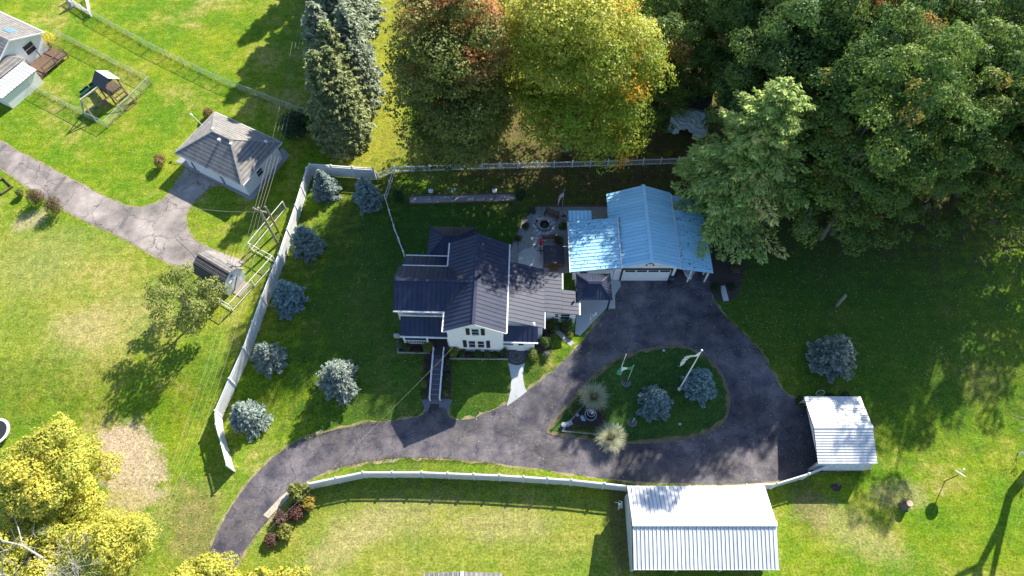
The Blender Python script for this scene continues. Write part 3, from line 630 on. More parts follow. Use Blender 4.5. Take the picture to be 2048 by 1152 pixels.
# front gable windows
window(HO, (0.05, 0.19, 4.35), 0.62, 1.15); shutter(HO, (-0.62, 0.2, 4.35), 0.34, 1.3); shutter(HO, (0.72, 0.2, 4.35), 0.34, 1.3)
window(HO, (-0.36, 0.19, 1.75), 0.58, 1.35); window(HO, (0.46, 0.19, 1.75), 0.58, 1.35); shutter(HO, (-1.02, 0.2, 1.75), 0.34, 1.5); shutter(HO, (1.12, 0.2, 1.75), 0.34, 1.5)
window(HO, (-5.0, 2.29, 3.98), 0.60, 0.55, mull=0); shutter(HO, (-5.62, 2.3, 3.98), 0.32, 0.66); shutter(HO, (-4.38, 2.3, 3.98), 0.32, 0.66)
window(HO, (8.25, 3.44, 1.40), 0.85, 1.0); window(HO, (7.45, 3.44, 1.55), 0.34, 0.7); window(HO, (6.15, 3.44, 1.5), 0.30, 0.9)
window(HO, (-7.22, 4.4, 3.6), 0.6, 1.1, -R(90)); window(HO, (-7.22, 3.2, 1.4), 0.7, 1.3, -R(90)); window(HO, (-7.22, 5.4, 1.4), 0.7, 1.3, -R(90))
window(HO, (-4.9, 2.29, 1.5), 0.8, 1.4); window(HO, (0, 9.11, 4.0), 0.7, 1.2, R(180)); window(HO, (-3.0, 12.16, 1.5), 0.8, 1.1, R(180))
window(HO, (2.95, 0.44, 1.55), 0.95, 0.55, mull=0)
d = MB().box(3.75, 4.55, 0.37, 0.46, 0.05, 2.15).build('door', TRIM, HO); MB().box(3.92, 4.38, 0.34, 0.40, 1.35, 1.8).build('pane', GLASS, d); MB().box(4.42, 4.48, 0.31, 0.38, 1.0, 1.12).build('handle', STEEL, d)
d = MB().box(-3.75, -2.95, 2.22, 2.31, 0.42, 2.4).build('door', BLACK, HO); MB().box(-3.6, -3.1, 2.19, 2.24, 1.4, 2.2).build('pane', GLASS, d)
MB().box(4.9, 4.96, 0.40, 0.46, 0.0, 2.4).build('corner_board', TRIM, HO); MB().box(6.0, 6.1, 1.62, 1.72, 0, 2.75).build('downspout', TRIM, HO)
# porch
DECK = mat('porch_deck', (0.035, 0.033, 0.04), 0.7, (0.055, 0.05, 0.055), 3)
MB().box(-6.9, -2.52, 0.5, 2.32, -0.1, 0.40).box(-4.35, -2.75, -0.35, 0.5, -0.1, 0.396).build('porch_floor', DECK, HO)
for x in (-6.7, -4.55, -2.62):
    o = MB().box(x - 0.07, x + 0.07, 0.56, 0.70, 0.40, 2.55).build('porch_post', TRIM, HO)
rl = MB().box(-6.63, -4.62, 0.60, 0.66, 1.16, 1.22).box(-6.63, -4.62, 0.61, 0.65, 0.52, 0.56)
for i in range(13): x = -6.55 + i * 0.155; rl.box(x - 0.018, x + 0.018, 0.612, 0.648, 0.56, 1.16)
rl.build('porch_railing', TRIM, HO)
v = MB().cyl((0.33, 4.9), 0.10, 6.0, 6.75, 10).cyl((0.33, 4.9), 0.19, 6.75, 6.83, 10).build('flue', BLACK, HO)
MB().cyl((9.0, 4.5), 0.09, 2.2, 2.62, 10).build('vent_pipe', BLACK, HO)
MB().box(-7.75, -7.25, 0.9, 1.15, 1.0, 1.5).build('meter_box', STEEL, HO); MB().bar((-7.3, 1.05, 1.3), (-6.9, 1.05, 1.3), 0.06).build('bracket', TRIM, HO)
# front steps with white railings
a0, a1, b0, b1 = G(868.5, 703), G(889, 703), G(860.5, 801), G(880.5, 801)
ST = thing('garden_steps', 'dark shallow stairway with white railings down from the porch', 'steps', b0)
N_ = 10
for i in range(N_):
    f0, f1 = i / N_, (i + 0.985) / N_
    p = b0.lerp(a0, f0); q = b1.lerp(a1, f0); r_ = b1.lerp(a1, f1); s_ = b0.lerp(a0, f1); zt = gz(max(r_.y, s_.y)) + 0.10
    MB().prism([(p.x, p.y), (q.x, q.y), (r_.x, r_.y), (s_.x, s_.y)], 'z', gz(p.y) - 0.1, zt).build('tread', mat('step_slab', (0.085, 0.085, 0.115), 0.7, (0.11, 0.11, 0.14), 3, rnd=0.1), ST, True)
    if i: MB().prism([(p.x + 0.08, p.y - 0.005), (q.x - 0.08, q.y - 0.005), (q.x - 0.08, q.y + 0.045), (p.x + 0.08, p.y + 0.045)], 'z', zt - 0.10, zt + 0.012).build('nosing', mat('nosing_grey', (0.22, 0.22, 0.25), 0.8), ST, True)
for lo_, hi_ in ((b0, a0), (b1, a1)):
    rail = MB(); n = 8
    for i in range(n):
        c, d_ = lo_.lerp(hi_, i / n), lo_.lerp(hi_, (i + 1) / n); c.z, d_.z = gz(c.y) + 0.85, gz(d_.y) + 0.85
        rail.bar(c, d_, 0.10, 0.07); rail.bar(c - Vector((0, 0, 0.6)), d_ - Vector((0, 0, 0.6)), 0.05, 0.05)
        for k in range(4):
            e = lo_.lerp(hi_, (i + k / 4 + 0.1) / n); z = gz(e.y); rail.bar((e.x, e.y, z + 0.2), (e.x, e.y, z + 0.82), 0.035)
    r_ = rail.build('railing', TRIM, ST, True)
    for i in (0, 4, 8):
        c = lo_.lerp(hi_, i / 8); z = gz(c.y); MB().box(c.x - 0.055, c.x + 0.055, c.y - 0.055, c.y + 0.055, z, z + 0.98).build('newel_post', TRIM, ST, True)
p = G(869, 810); tag(MB().box(p.x - 0.42, p.x + 0.42, p.y - 0.28, p.y + 0.28, p.z + 0.036, p.z + 0.055).build('door_mat', mat('rubber_mat', (0.03, 0.032, 0.03), 0.9, (0.06, 0.06, 0.055), 9)), 'dark mat lying at the foot of the garden steps', 'mat')

# ================================================================== GARAGE
GA = thing('garage', 'white double garage with pale blue ribbed metal roof and two lean-tos', 'garage', (13.2, 34.2, 1.4))
MB().prism([(-3.2, -0.1), (2.75, -0.1), (2.75, 2.82), (0, 3.9), (-3.2, 2.62)], 'y', 0.3, 8.7).build('wall', SIDING, GA)
MB().box(-7.2, -3.25, 0.35, 5.3, -0.1, 2.12).build('wall', SIDING, GA)
MB().box(5.85, 5.97, 0.9, 8.4, -0.1, 1.95).build('wall', SIDING, GA); MB().box(2.8, 5.84, 8.28, 8.4, -0.1, 2.0).build('wall', SIDING, GA)
roof_slope(GA, [(-3.55, 0, 2.62), (0, 0, 4.0), (0, 9.0, 4.0), (-3.55, 8.9, 2.62)], (0, 1, 0), 0.40, ICE)
roof_slope(GA, [(2.95, 0, 2.85), (0, 0, 4.0), (0, 9.0, 4.0), (2.95, 8.9, 2.85)], (0, 1, 0), 0.40, ICE)
MB().bar((0, -0.03, 4.07), (0, 9.03, 4.07), 0.34, 0.06).build('ridge_cap', ICE, GA)
roof_slope(GA, [(-2.78, -0.12, 3.06), (-7.5, -0.12, 2.24), (-7.5, 5.75, 2.24), (-2.78, 5.75, 3.06)], (0, 1, 0), 0.40, ICE)
roof_slope(GA, [(2.90, -0.1, 2.80), (6.28, -0.1, 2.02), (6.28, 8.7, 2.02), (2.90, 8.7, 2.80)], (0, 1, 0), 0.40, ICE)
roof_slope(GA, [(-7.5, 5.82, 2.2), (-5.15, 5.82, 2.2), (-5.15, 7.0, 2.42), (-7.5, 7.0, 2.42)], (1, 0, 0), 0.38, ICE)
MB().box(-7.3, -5.35, 5.8, 6.8, -0.1, 2.16).build('wall', SIDING, GA)
MB().bar((-2.72, -0.12, 3.13), (-2.72, 5.75, 3.13), 0.14, 0.09).build('gutter', TRIM, GA); MB().bar((2.98, -0.1, 2.90), (2.98, 8.7, 2.90), 0.10, 0.05).build('flashing', TRIM, GA); MB().bar((-7.58, -0.12, 2.2), (-7.58, 5.75, 2.2), 0.11, 0.1).build('gutter', TRIM, GA)
for p, q in (((-3.5, -0.03, 2.58), (0, -0.03, 3.94)), ((2.9, -0.03, 2.82), (0, -0.03, 3.94))): MB().bar(p, q, 0.05, 0.12).build('rake_board', TRIM, GA)
MB().bar((-8.15, 3.05, 1.9), (-7.4, 3.05, 1.9), 0.08).build('bracket', TRIM, GA)
for k in range(4):
    z0 = 0.06 + k * 0.53; pn = MB().box(-2.40, 2.25, 0.20, 0.28, z0, z0 + 0.52).build('door_section', WHITE, GA)
    if k == 3:
        for i in range(4): x = -2.2 + i * 1.13; MB().box(x, x + 0.98, 0.185, 0.22, z0 + 0.12, z0 + 0.42).build('pane', GLASS, pn)
for a in ((-2.55, -2.41, 0.02, 2.3), (2.26, 2.40, 0.02, 2.3)): MB().box(a[0], a[1], 0.16, 0.31, a[2], a[3]).build('door_trim', BLACK, GA)
MB().box(-2.55, 2.40, 0.16, 0.31, 2.19, 2.32).build('door_trim', BLACK, GA)
for x in (-1.0, 1.0): MB().box(x - 0.01, x + 0.01, 0.285, 0.302, 2.35, 3.35).build('board_joint', STEEL, GA)
f = MB(); f.tube([(-0.3, 0.24, 3.25), (0.3, 0.24, 3.25)], 0.03, 6); f.lathe((-0.33, 0.14, 3.16), [(0.03, 0.12), (0.10, 0)], 10); f.lathe((0.33, 0.14, 3.16), [(0.03, 0.12), (0.10, 0)], 10); f.box(-0.1, 0.1, 0.2, 0.3, 3.2, 3.32)
f.build('flood_lights', BLACK, GA)
MB().box(-4.3, -3.45, 0.28, 0.36, 0.02, 2.0).build('door', TRIM, GA); window(GA, (-6.2, 0.34, 1.3), 0.7, 0.7)
for x, y in ((5.9, 0.1), (4.2, 0.12)): MB().box(x - 0.07, x + 0.07, y - 0.07, y + 0.07, 0, 2.05 + (5.9 - x) * 0.22).build('post', TRIM, GA)
p = Vector((15.75, 34.25, 1.4)); t = thing('trash_bin', 'small dark waste bin beside the garage door', 'bin', p); MB().lathe((0, 0, 0), [(0.20, 0), (0.26, 0.75), (0.28, 0.78), (0.28, 0.84)], 12).build('body', BLACK, t); MB().lathe((0, 0, 0), [(0.29, 0.83), (0.2, 0.92), (0.05, 0.95)], 12).build('lid', SPA, t)
t = thing('rowing_boat', 'white boat bow poking out under the right garage lean-to', 'boat', (17.6, 35.6, 1.4))
hb = MB(); secs = []
for k in range(9):
    f = k / 8; y = -1.2 + f * 4; w = 0.85 * math.sin(min(1, (f + 0.06) * 2.2) * math.pi / 2); secs.append([(-w, y, 0.75), (-w * 0.7, y, 0.25), (0, y, 0.1 + 0.3 * (1 - f) ** 3), (w * 0.7, y, 0.25), (w, y, 0.75), (w * 0.85, y, 0.72), (0, y, 0.55), (-w * 0.85, y, 0.72)])
o = len(hb.v); hb.v += [p for s_ in secs for p in s_]
for i in range(8):
    for k in range(8): hb.f.append((o + i * 8 + k, o + i * 8 + (k + 1) % 8, o + (i + 1) * 8 + (k + 1) % 8, o + (i + 1) * 8 + k)); hb.mi.append(0)
hb.f.append(tuple(range(8))); hb.f.append(tuple(range(64, 72))); hb.mi += [0, 0]
hb.build('hull', WHITE, t); MB().bar((-0.75, 0.6, 0.66), (0.75, 0.6, 0.66), 0.25, 0.04).build('thwart', WOOD, t); MB().bar((-0.78, 1.6, 0.66), (0.78, 1.6, 0.66), 0.25, 0.04).build('thwart', WOOD, t)

# pavilion between the house and the garage
PA = thing('pavilion', 'small dark hip roofed pavilion between house and garage', 'pavilion', (7.78, 32.4, 1.4))
x0, x1, y0, y1 = -1.62, 1.66, -1.45, 1.40; c0, c1, c2, c3 = (x0, y0, 2.4), (x1, y0, 2.4), (x1, y1, 2.4), (x0, y1, 2.4); ra, rb_ = (-0.5, -0.05, 3.25), (0.55, -0.05, 3.25)
for pl, ev in (([c0, c1, rb_, ra], (1, 0, 0)), ([c3, c2, rb_, ra], (1, 0, 0)), ([c0, c3, ra], (0, 1, 0)), ([c1, c2, rb_], (0, 1, 0))): roof_slope(PA, pl, ev, 0.30, NAVY)
for a, b in ((c0, ra), (c3, ra), (c1, rb_), (c2, rb_)): MB().bar(Vector(a) + Vector((0, 0, 0.06)), Vector(b) + Vector((0, 0, 0.06)), 0.13, 0.05).build('ridge_cap', NAVY, PA)
MB().box(-0.55, 0.6, -0.2, 0.1, 3.2, 3.42).build('cupola', BLACK, PA); MB().slab([(-0.62, -0.28, 3.44), (0.67, -0.28, 3.44), (0.67, -0.05, 3.54), (-0.62, -0.05, 3.54)], 0.03).slab([(-0.62, 0.18, 3.44), (0.67, 0.18, 3.44), (0.67, -0.05, 3.54), (-0.62, -0.05, 3.54)], 0.03).build('cupola_roof', NAVY, PA)
for x, y in ((x0 + 0.2, y0 + 0.2), (x1 - 0.2, y0 + 0.2), (x1 - 0.2, y1 - 0.2), (x0 + 0.2, y1 - 0.2)): MB().box(x - 0.07, x + 0.07, y - 0.07, y + 0.07, 0, 2.42).build('post', BLACK, PA)
t = thing('patio_chair', 'dark metal patio chair standing beside the small pavilion', 'chair', (5.75, 32.6, 1.44), R(70))
MB().box(-0.25, 0.25, -0.25, 0.25, 0.42, 0.46).build('seat', BLACK, t); MB().slab([(-0.25, 0.23, 0.46), (0.25, 0.23, 0.46), (0.25, 0.40, 0.95), (-0.25, 0.40, 0.95)], 0.03, Vector((0, -1, 0.3))).build('backrest', BLACK, t)
for x, y in ((-0.22, -0.22), (0.22, -0.22), (0.22, 0.22), (-0.22, 0.22)): MB().bar((x, y, 0), (x, y, 0.43), 0.035).build('leg', BLACK, t)

# ================================================================== CARPORT AND BARN
CP = thing('carport', 'white ribbed metal carport at the end of the turning loop', 'carport', (28.65, 18.85, 0))
def shed_roof(T, x0, x1, y0, y1, ze, zr, m, pw, along='x', name='roof_slope'):
    yc = (y0 + y1) / 2
    roof_slope(T, [(x0, y0, ze), (x1, y0, ze), (x1, yc, zr), (x0, yc, zr)], (1, 0, 0), pw, m)
    roof_slope(T, [(x0, y1, ze), (x1, y1, ze), (x1, yc, zr), (x0, yc, zr)], (1, 0, 0), pw, m)
# panels of this roof run lengthwise: strips parallel to the ridge
for sgn in (-1, 1):
    poly = [(-2.55, sgn * 3.0, 2.5), (2.52, sgn * 3.0, 2.5), (2.52, 0, 3.25), (-2.55, 0, 3.25)]
    roof_slope(CP, poly, (0, 3.0 * -sgn, 0.75), 0.24, WMETAL, rib=0.035)
MB().bar((-2.58, 0, 3.30), (2.55, 0, 3.30), 0.3, 0.04).build('ridge_cap', WMETAL, CP)
wf = MB().box(-2.4, 2.4, -2.95, -2.88, 0.0, 2.46)
for i in range(9): z = 0.15 + i * 0.26; wf.box(-2.4, 2.4, -2.985, -2.95, z, z + 0.07)
wf.build('wall', WMETAL, CP); wb = MB().box(-2.4, 2.4, 2.88, 2.95, 0.35, 2.46).build('wall', WMETAL, CP)
MB().prism([(-2.88, 2.44), (2.88, 2.44), (0, 3.16)], 'x', -2.48, -2.42).build('gable_panel', WMETAL, CP); MB().prism([(-2.88, 0.1), (2.88, 0.6), (2.88, 2.44), (0, 3.16), (-2.88, 2.44)], 'x', 2.40, 2.46).build('wall', WMETAL, CP)
for x in (-2.45, 0, 2.3):
    for y in (-2.85, 2.85): MB().box(x - 0.04, x + 0.04, y - 0.04, y + 0.04, gz(18.85 + y), 2.42).build('post', STEEL, CP)
for y in (-1, 1): MB().bar((-2.53, y * 3.02, 2.44), (-2.53, 0, 3.20), 0.05, 0.12).build('rake_board', BLACK, CP)

BN = thing('pole_barn', 'long white ribbed metal pole barn below the boundary fence', 'barn', (15.3, 10.55, 0))
shed_roof(BN, -5.72, 5.75, -3.18, 3.28, 3.05, 4.25, WMETAL, 0.32)
MB().bar((-5.75, 0.05, 4.32), (5.78, 0.05, 4.32), 0.42, 0.05).build('ridge_cap', WMETAL, BN)
MB().prism([(-2.95, -0.1), (3.0, -0.1), (3.0, 3.0), (0.05, 4.14), (-2.95, 3.0)], 'x', -5.55, -5.48).build('wall', WMETAL, BN); MB().prism([(-2.95, -0.1), (3.0, -0.1), (3.0, 3.0), (0.05, 4.14), (-2.95, 3.0)], 'x', 5.48, 5.55).build('wall', WMETAL, BN)
MB().box(-5.47, 5.47, 2.94, 3.0, -0.1, 3.0).build('wall', WMETAL, BN)
for x in (-5.4, -1.8, 1.8, 5.4): MB().box(x - 0.08, x + 0.08, -3.0, -2.84, 0, 2.98).build('post', TRIM, BN)
MB().bar((-5.75, -3.22, 3.0), (5.78, -3.22, 3.0), 0.06, 0.14).build('fascia', TRIM, BN)
for y in (-1, 1): MB().bar((-5.76, 0.05 + y * 3.22, 3.02), (-5.76, 0.05, 4.22), 0.05, 0.14).build('rake_board', BLACK, BN)
t = thing('stepladder', 'small white folding stepladder by the barn corner', 'ladder', (9.2, 12.9, 0), R(20))
for s in (-1, 1):
    for k in (-0.18, 0.18): MB().bar((k, s * 0.35, 0), (k * 0.8, 0, 1.2), 0.05).build('stile', WHITE, t)
for i in range(4): f_ = (i + 1) / 5; MB().bar((-0.17, -0.35 * (1 - f_), 1.2 * f_), (0.17, -0.35 * (1 - f_), 1.2 * f_), 0.07, 0.03).build('rung', WHITE, t)

# ================================================================== FENCES
def privacy_fence(label, pts, h=1.85, pan=2.44, name='privacy_fence'):
    P = [Vector((p[0], p[1], 0)) for p in pts]; T = thing(name, label, 'fence', (P[0].x, P[0].y, gz(P[0].y)))
    nodes = [P[0]]
    for i in range(len(P) - 1):
        L_ = (P[i + 1] - P[i]).length; n = max(1, round(L_ / pan))
        for k in range(1, n + 1): nodes.append(P[i].lerp(P[i + 1], k / n))
    for p in nodes:
        z = gz(p.y); po = MB().box(p.x - 0.08, p.x + 0.08, p.y - 0.08, p.y + 0.08, z - 0.05, z + h + 0.12).build('post', WHITE, T, True)
        MB().add([(p.x - 0.09, p.y - 0.09, z + h + 0.12), (p.x + 0.09, p.y - 0.09, z + h + 0.12), (p.x + 0.09, p.y + 0.09, z + h + 0.12), (p.x - 0.09, p.y + 0.09, z + h + 0.12), (p.x, p.y, z + h + 0.21)], [(3, 2, 1, 0), (0, 1, 4), (1, 2, 4), (2, 3, 4), (3, 0, 4)])\
            .build('cap', WHITE, po).location = -T.location
    for a, b in zip(nodes, nodes[1:]):
        za, zb = gz(a.y), gz(b.y); d = (b - a).normalized() * 0.07; a2, b2 = a + d, b - d
        up = lambda q, z, t: Vector((q.x, q.y, z + t))
        nd_ = Vector((-d.y, d.x, 0)).normalized() * 0.018
        pn = MB().add([up(a2 - nd_, za, 0.08), up(b2 - nd_, zb, 0.08), up(b2 - nd_, zb, h - 0.26), up(a2 - nd_, za, h - 0.26), up(a2 + nd_, za, 0.08), up(b2 + nd_, zb, 0.08), up(b2 + nd_, zb, h - 0.26), up(a2 + nd_, za, h - 0.26)],
                      [(0, 1, 2, 3), (7, 6, 5, 4), (0, 4, 5, 1), (1, 5, 6, 2), (2, 6, 7, 3), (3, 7, 4, 0)])
        n = 15
        for k in range(n):                           # tongue-and-groove boards stand a touch proud
            f = (k + 0.5) / n; c = a2.lerp(b2, f); zc = za + (zb - za) * f; w_ = (b2 - a2).length / n * 0.43 * (b2 - a2).normalized()
            pn.add([up(c - w_ - nd_ * 1.35, zc, 0.14), up(c + w_ - nd_ * 1.35, zc, 0.14), up(c + w_ - nd_ * 1.35, zc, h - 0.34), up(c - w_ - nd_ * 1.35, zc, h - 0.34)], [(0, 1, 2, 3)])
        po = pn.build('panel', VPANEL, T, True, fix=False)
        for nm, zz, w1, w2 in (('top_rail', h, 0.09, 0.09), ('middle_rail', h - 0.28, 0.07, 0.10), ('bottom_rail', 0.12, 0.06, 0.12)):
            MB().bar(up(a2, za, zz), up(b2, zb, zz), w1, w2).build(nm, WHITE, po).location = -T.location
        s = MB(); n = 18
        for k in range(n):
            f = (k + 0.5) / n; c = a2.lerp(b2, f); zc = za + (zb - za) * f; s.bar(up(c, zc, h - 0.24), up(c, zc, h - 0.03), 0.035)
        so_ = s.build('spindles', WHITE, po); so_.location = -T.location; so_['kind'] = 'stuff'
    return T
privacy_fence('long white privacy fence along the neighbour boundary, bending at the pole', px((469, 942), (447, 862), (445, 835), (500, 712), (535, 612), (568, 528), (600, 432), (622, 358), (628, 350), (752, 359)))
privacy_fence('white privacy fence along the lower side of the loop drive', px((627, 977), (733, 955), (848, 955), (1000, 961), (1140, 970), (1268, 984), (1420, 984), (1540, 977), (1602, 958), (1648, 938)), h=1.85)
def picket_fence(label, pts, h, pan, pk, name='picket_fence', thin=0.05):
    P = [Vector((p[0], p[1], 0)) for p in pts]; T = thing(name, label, 'fence', (P[0].x, P[0].y, gz(P[0].y))); nodes = [P[0]]
    for i in range(len(P) - 1):
        n = max(1, round((P[i + 1] - P[i]).length / pan))
        for k in range(1, n + 1): nodes.append(P[i].lerp(P[i + 1], k / n))
    for p in nodes:
        z = gz(p.y); MB().box(p.x - 0.06, p.x + 0.06, p.y - 0.06, p.y + 0.06, z - 0.05, z + h + 0.1).add([(p.x - 0.085, p.y - 0.085, z + h + 0.1), (p.x + 0.085, p.y - 0.085, z + h + 0.1), (p.x + 0.085, p.y + 0.085, z + h + 0.1), (p.x - 0.085, p.y + 0.085, z + h + 0.1), (p.x, p.y, z + h + 0.2)], [(3, 2, 1, 0), (0, 1, 4), (1, 2, 4), (2, 3, 4), (3, 0, 4)]).build('post', WHITE, T, True)
    for a, b in zip(nodes, nodes[1:]):
        z = gz(a.y); r = MB().bar((a.x, a.y, z + h * 0.85), (b.x, b.y, z + h * 0.85), 0.05, 0.08).build('top_rail', WHITE, T, True); MB().bar((a.x, a.y, z + 0.2), (b.x, b.y, z + 0.2), 0.05, 0.08).build('bottom_rail', WHITE, T, True)
        s = MB(); n = int((b - a).length / pk)
        for k in range(n): c = a.lerp(b, (k + 0.5) / n); s.bar((c.x, c.y, z + 0.06), (c.x, c.y, z + h), thin, 0.03)
        if n:
            o = s.build('pickets', WHITE, r); o.location = -T.location; o['kind'] = 'stuff'
    return T
picket_fence('white picket fence running under the maples behind the house', px((756, 359), (790, 345), (1000, 338), (1180, 334), (1390, 327)), 1.05, 2.0, 0.15)
picket_fence('low white rail fence from the picket fence down to the house corner', px((790, 346), (772, 402), (790, 462), (809, 513)), 1.0, 1.9, 0.9, 'rail_fence')
def wire_fence(label, pts, h=1.15, pan=3.0, name='chain_link_fence', rails=True, pm=None, thick=0.011, sp=0.13, brace=False):
    P = [Vector((p[0], p[1], 0)) for p in pts]; pm = pm or STEEL; T = thing(name, label, 'fence', (P[0].x, P[0].y, gz(P[0].y))); nodes = [P[0]]
    for i in range(len(P) - 1):
        n = max(1, round((P[i + 1] - P[i]).length / pan))
        for k in range(1, n + 1): nodes.append(P[i].lerp(P[i + 1], k / n))
    for p in nodes: z = gz(p.y); MB().tube([(p.x, p.y, z - 0.05), (p.x, p.y, z + h)], thick * 3.6, 6).build('post', pm, T, True)
    for a, b in zip(nodes, nodes[1:]):
        z = gz((a.y + b.y) / 2); L_ = (b - a).length; d = (b - a).normalized()
        r = MB().tube([(a.x, a.y, z + h), (b.x, b.y, z + h)], thick * 2.4, 6)
        if brace: MB().tube([(a.x, a.y, z + 0.15), (b.x, b.y, z + 0.15)], thick * 2.4, 6).build('bottom_rail', pm, T, True)
        r = r.build('top_rail', pm, T, True); s = MB(); n = int((L_ + h) / sp)
        for k in range(n):
            u0 = k * sp - h
            for sg in (0, 1):
                l0, l1 = (u0, u0 + h); za, zb = (0.03, h)
                if l0 < 0: za += -l0; l0 = 0
                if l1 > L_: zb -= l1 - L_; l1 = L_
                if l1 - l0 < 0.02: continue
                p, q = a + d * l0, a + d * l1
                if sg: p, q = a + d * (L_ - l0), a + d * (L_ - l1)
                w = Vector((0, 0, 0.0065))
                s.add([Vector((p.x, p.y, z + za)) - w, Vector((q.x, q.y, z + zb)) - w, Vector((q.x, q.y, z + zb)) + w, Vector((p.x, p.y, z + za)) + w], [(0, 1, 2, 3)])
        o = s.build('wire_mesh', WIRE, r, fix=False); o.location = -T.location; o['kind'] = 'stuff'
    return T
wire_fence('long chain link fence across the far left lawn towards the spruces', px((186, 34), (300, 98), (440, 166), (560, 212), (640, 243)))
wire_fence('chain link fence round the play yard beside the neighbour house', px((118, 74), (304, 168), (216, 256), (178, 238), (86, 190), (55, 172)))
wire_fence('pale pipe and wire pen fence round the little barn shed', px((572, 418), (504, 500), (552, 526), (466, 622), (418, 592)), 1.35, 4.2, 'pen_fence', pm=PIPE, thick=0.018, sp=0.4, brace=True)
# white garden fence corner at the top edge
picket_fence('grey white lattice fence corner round a garden bed at the top edge', px((136, 2), (183, 33), (176, -4)), 0.9, 1.6, 0.12, 'lattice_fence', 0.07)
p = G(143, 14); t = thing('garden_statue', 'small pale grey garden figure beside the lattice fence', 'statue', p); MB().lathe((0, 0, 0), [(0.30, 0), (0.30, 0.15), (0.16, 0.2), (0.2, 0.5), (0.24, 0.8), (0.12, 0.98), (0.16, 1.1), (0.14, 1.28), (0.04, 1.36)], 12).build('body', STONE, t, smooth=True); MB().cyl((0, 0), 0.36, 0, 0.1, 12).build('plinth', STONE, t)

# ================================================================== PATIO
p = G(1089, 452); t = thing('fire_pit', 'round grey stone fire pit in the middle of the gravel patio', 'fire pit', p)
for k in range(14):
    a = 6.283 * k / 14; o = MB().box(-0.11, 0.11, -0.13, 0.13, 0, 0.32).build('block', STONE, t); o.location = (0.60 * math.cos(a), 0.60 * math.sin(a), 0); o.rotation_euler = (0, 0, a)
MB().ring((0, 0), 0.42, 0.46, 0.02, 0.36, 20).build('steel_ring', BLACK, t); MB().cyl((0, 0), 0.42, 0.0, 0.08, 16).build('ash', MULCH, t)
for k in range(4): MB().bar((-0.25 + 0.1 * k, -0.2, 0.12), (0.15 - 0.06 * k, 0.22, 0.17), 0.08).build('log', BROWN, t)
rng_ = random.Random(4); fl = thing('flagstones', 'pale flat stones ringing the fire pit and trailing toward the slab', 'stones', p)
spots = [(0.98 * math.cos(6.283 * k / 15), 0.98 * math.sin(6.283 * k / 15)) for k in range(15)]
for q in ((1076, 470), (1073, 477), (1070, 484), (1067, 491), (1064, 497), (1075, 443), (1071, 450)): w = G(*q) - p; spots.append((w.x, w.y))
for (x, y) in spots:
    n = 7; rr = rng_.uniform(0.13, 0.22); pts_ = [(x + rr * rng_.uniform(0.75, 1.15) * math.cos(6.283 * k / n) * 1.2, y + rr * rng_.uniform(0.75, 1.15) * math.sin(6.283 * k / n)) for k in range(n)]
    MB().prism(pts_, 'z', 0.0, 0.06).build('stone', mat('pale_flagstone', (0.42, 0.43, 0.45), 0.85, (0.58, 0.58, 0.58), 4, rnd=0.15), fl)
def bench(label, loc, rz, L_=1.5):
    t = thing('garden_bench', label, 'bench', loc, rz)
    for i in range(4): MB().box(-L_ / 2, L_ / 2, -0.24 + i * 0.12, -0.14 + i * 0.12, 0.42, 0.45).build('seat_slat', BROWN, t)
    for i in range(3): MB().bar((-L_ / 2, 0.26 + i * 0.03, 0.56 + i * 0.15), (L_ / 2, 0.26 + i * 0.03, 0.56 + i * 0.15), 0.03, 0.10).build('back_slat', BROWN, t)
    for s in (-1, 1):
        x = s * (L_ / 2 - 0.04); MB().bar((x, -0.24, 0), (x, -0.24, 0.65), 0.06).build('leg', BLACK, t); MB().bar((x, 0.22, 0), (x, 0.34, 0.95), 0.06).build('leg', BLACK, t); MB().bar((x, -0.27, 0.65), (x, 0.3, 0.65), 0.07, 0.05).build('armrest', BLACK, t)
    return t
bench('dark slatted bench tilted beside the fire pit on its far side', G(1103, 434), R(-28) + 0.0)
bench('dark slatted bench between the fire pit and the hot tub', G(1098, 479), R(192), 1.35)
p = G(1127, 440); t = thing('stone_urn', 'pale stone urn planter near the small shelter roof', 'urn', p); MB().lathe((0, 0, 0), [(0.2, 0), (0.2, 0.08), (0.1, 0.16), (0.12, 0.3), (0.30, 0.55), (0.34, 0.7), (0.38, 0.74), (0.36, 0.8), (0.28, 0.8), (0.25, 0.66)], 16).build('bowl', STONE, t, smooth=False); MB().cyl((0, 0), 0.27, 0.55, 0.68, 12).build('soil', MULCH, t)
HT = thing('hot_tub', 'square hot tub under a folded dark navy cover', 'hot tub', (4.2, 36.97, 1.4))
MB().box(-1.0, 1.0, -1.02, 1.02, 0.0, 0.78).build('cabinet', BROWN, HT)
for s in (-1, 1): MB().box(-1.06, 1.06, min(s * 0.01, s * 1.06), max(s * 0.01, s * 1.06), 0.785, 0.90).build('cover_half', SPA, HT)
MB().box(-0.45, 0.45, -1.50, -1.08, 0, 0.22).build('step', BROWN, HT); MB().box(-0.45, 0.45, -1.28, -1.07, 0.22, 0.44).build('step', BROWN, HT)
MB().box(1.06, 1.16, -0.9, 0.5, 0.55, 0.62).build('cover_lifter', STEEL, HT)
p = G(1081, 502); t = thing('patio_umbrella', 'folded crimson patio umbrella standing beside the hot tub', 'umbrella', p)
MB().cyl((0, 0), 0.025, 0, 2.5, 8).build('pole', WOOD, t); um = MB()
prof = [(0.05, 2.42), (0.10, 2.2), (0.16, 1.7), (0.21, 1.25), (0.15, 1.2)]; n = 16; o = 0
for (r_, z) in prof:
    for k in range(n): a = 6.283 * k / n; q = r_ * (1.0 if k % 2 else 0.62); um.v.append((q * math.cos(a), q * math.sin(a), z))
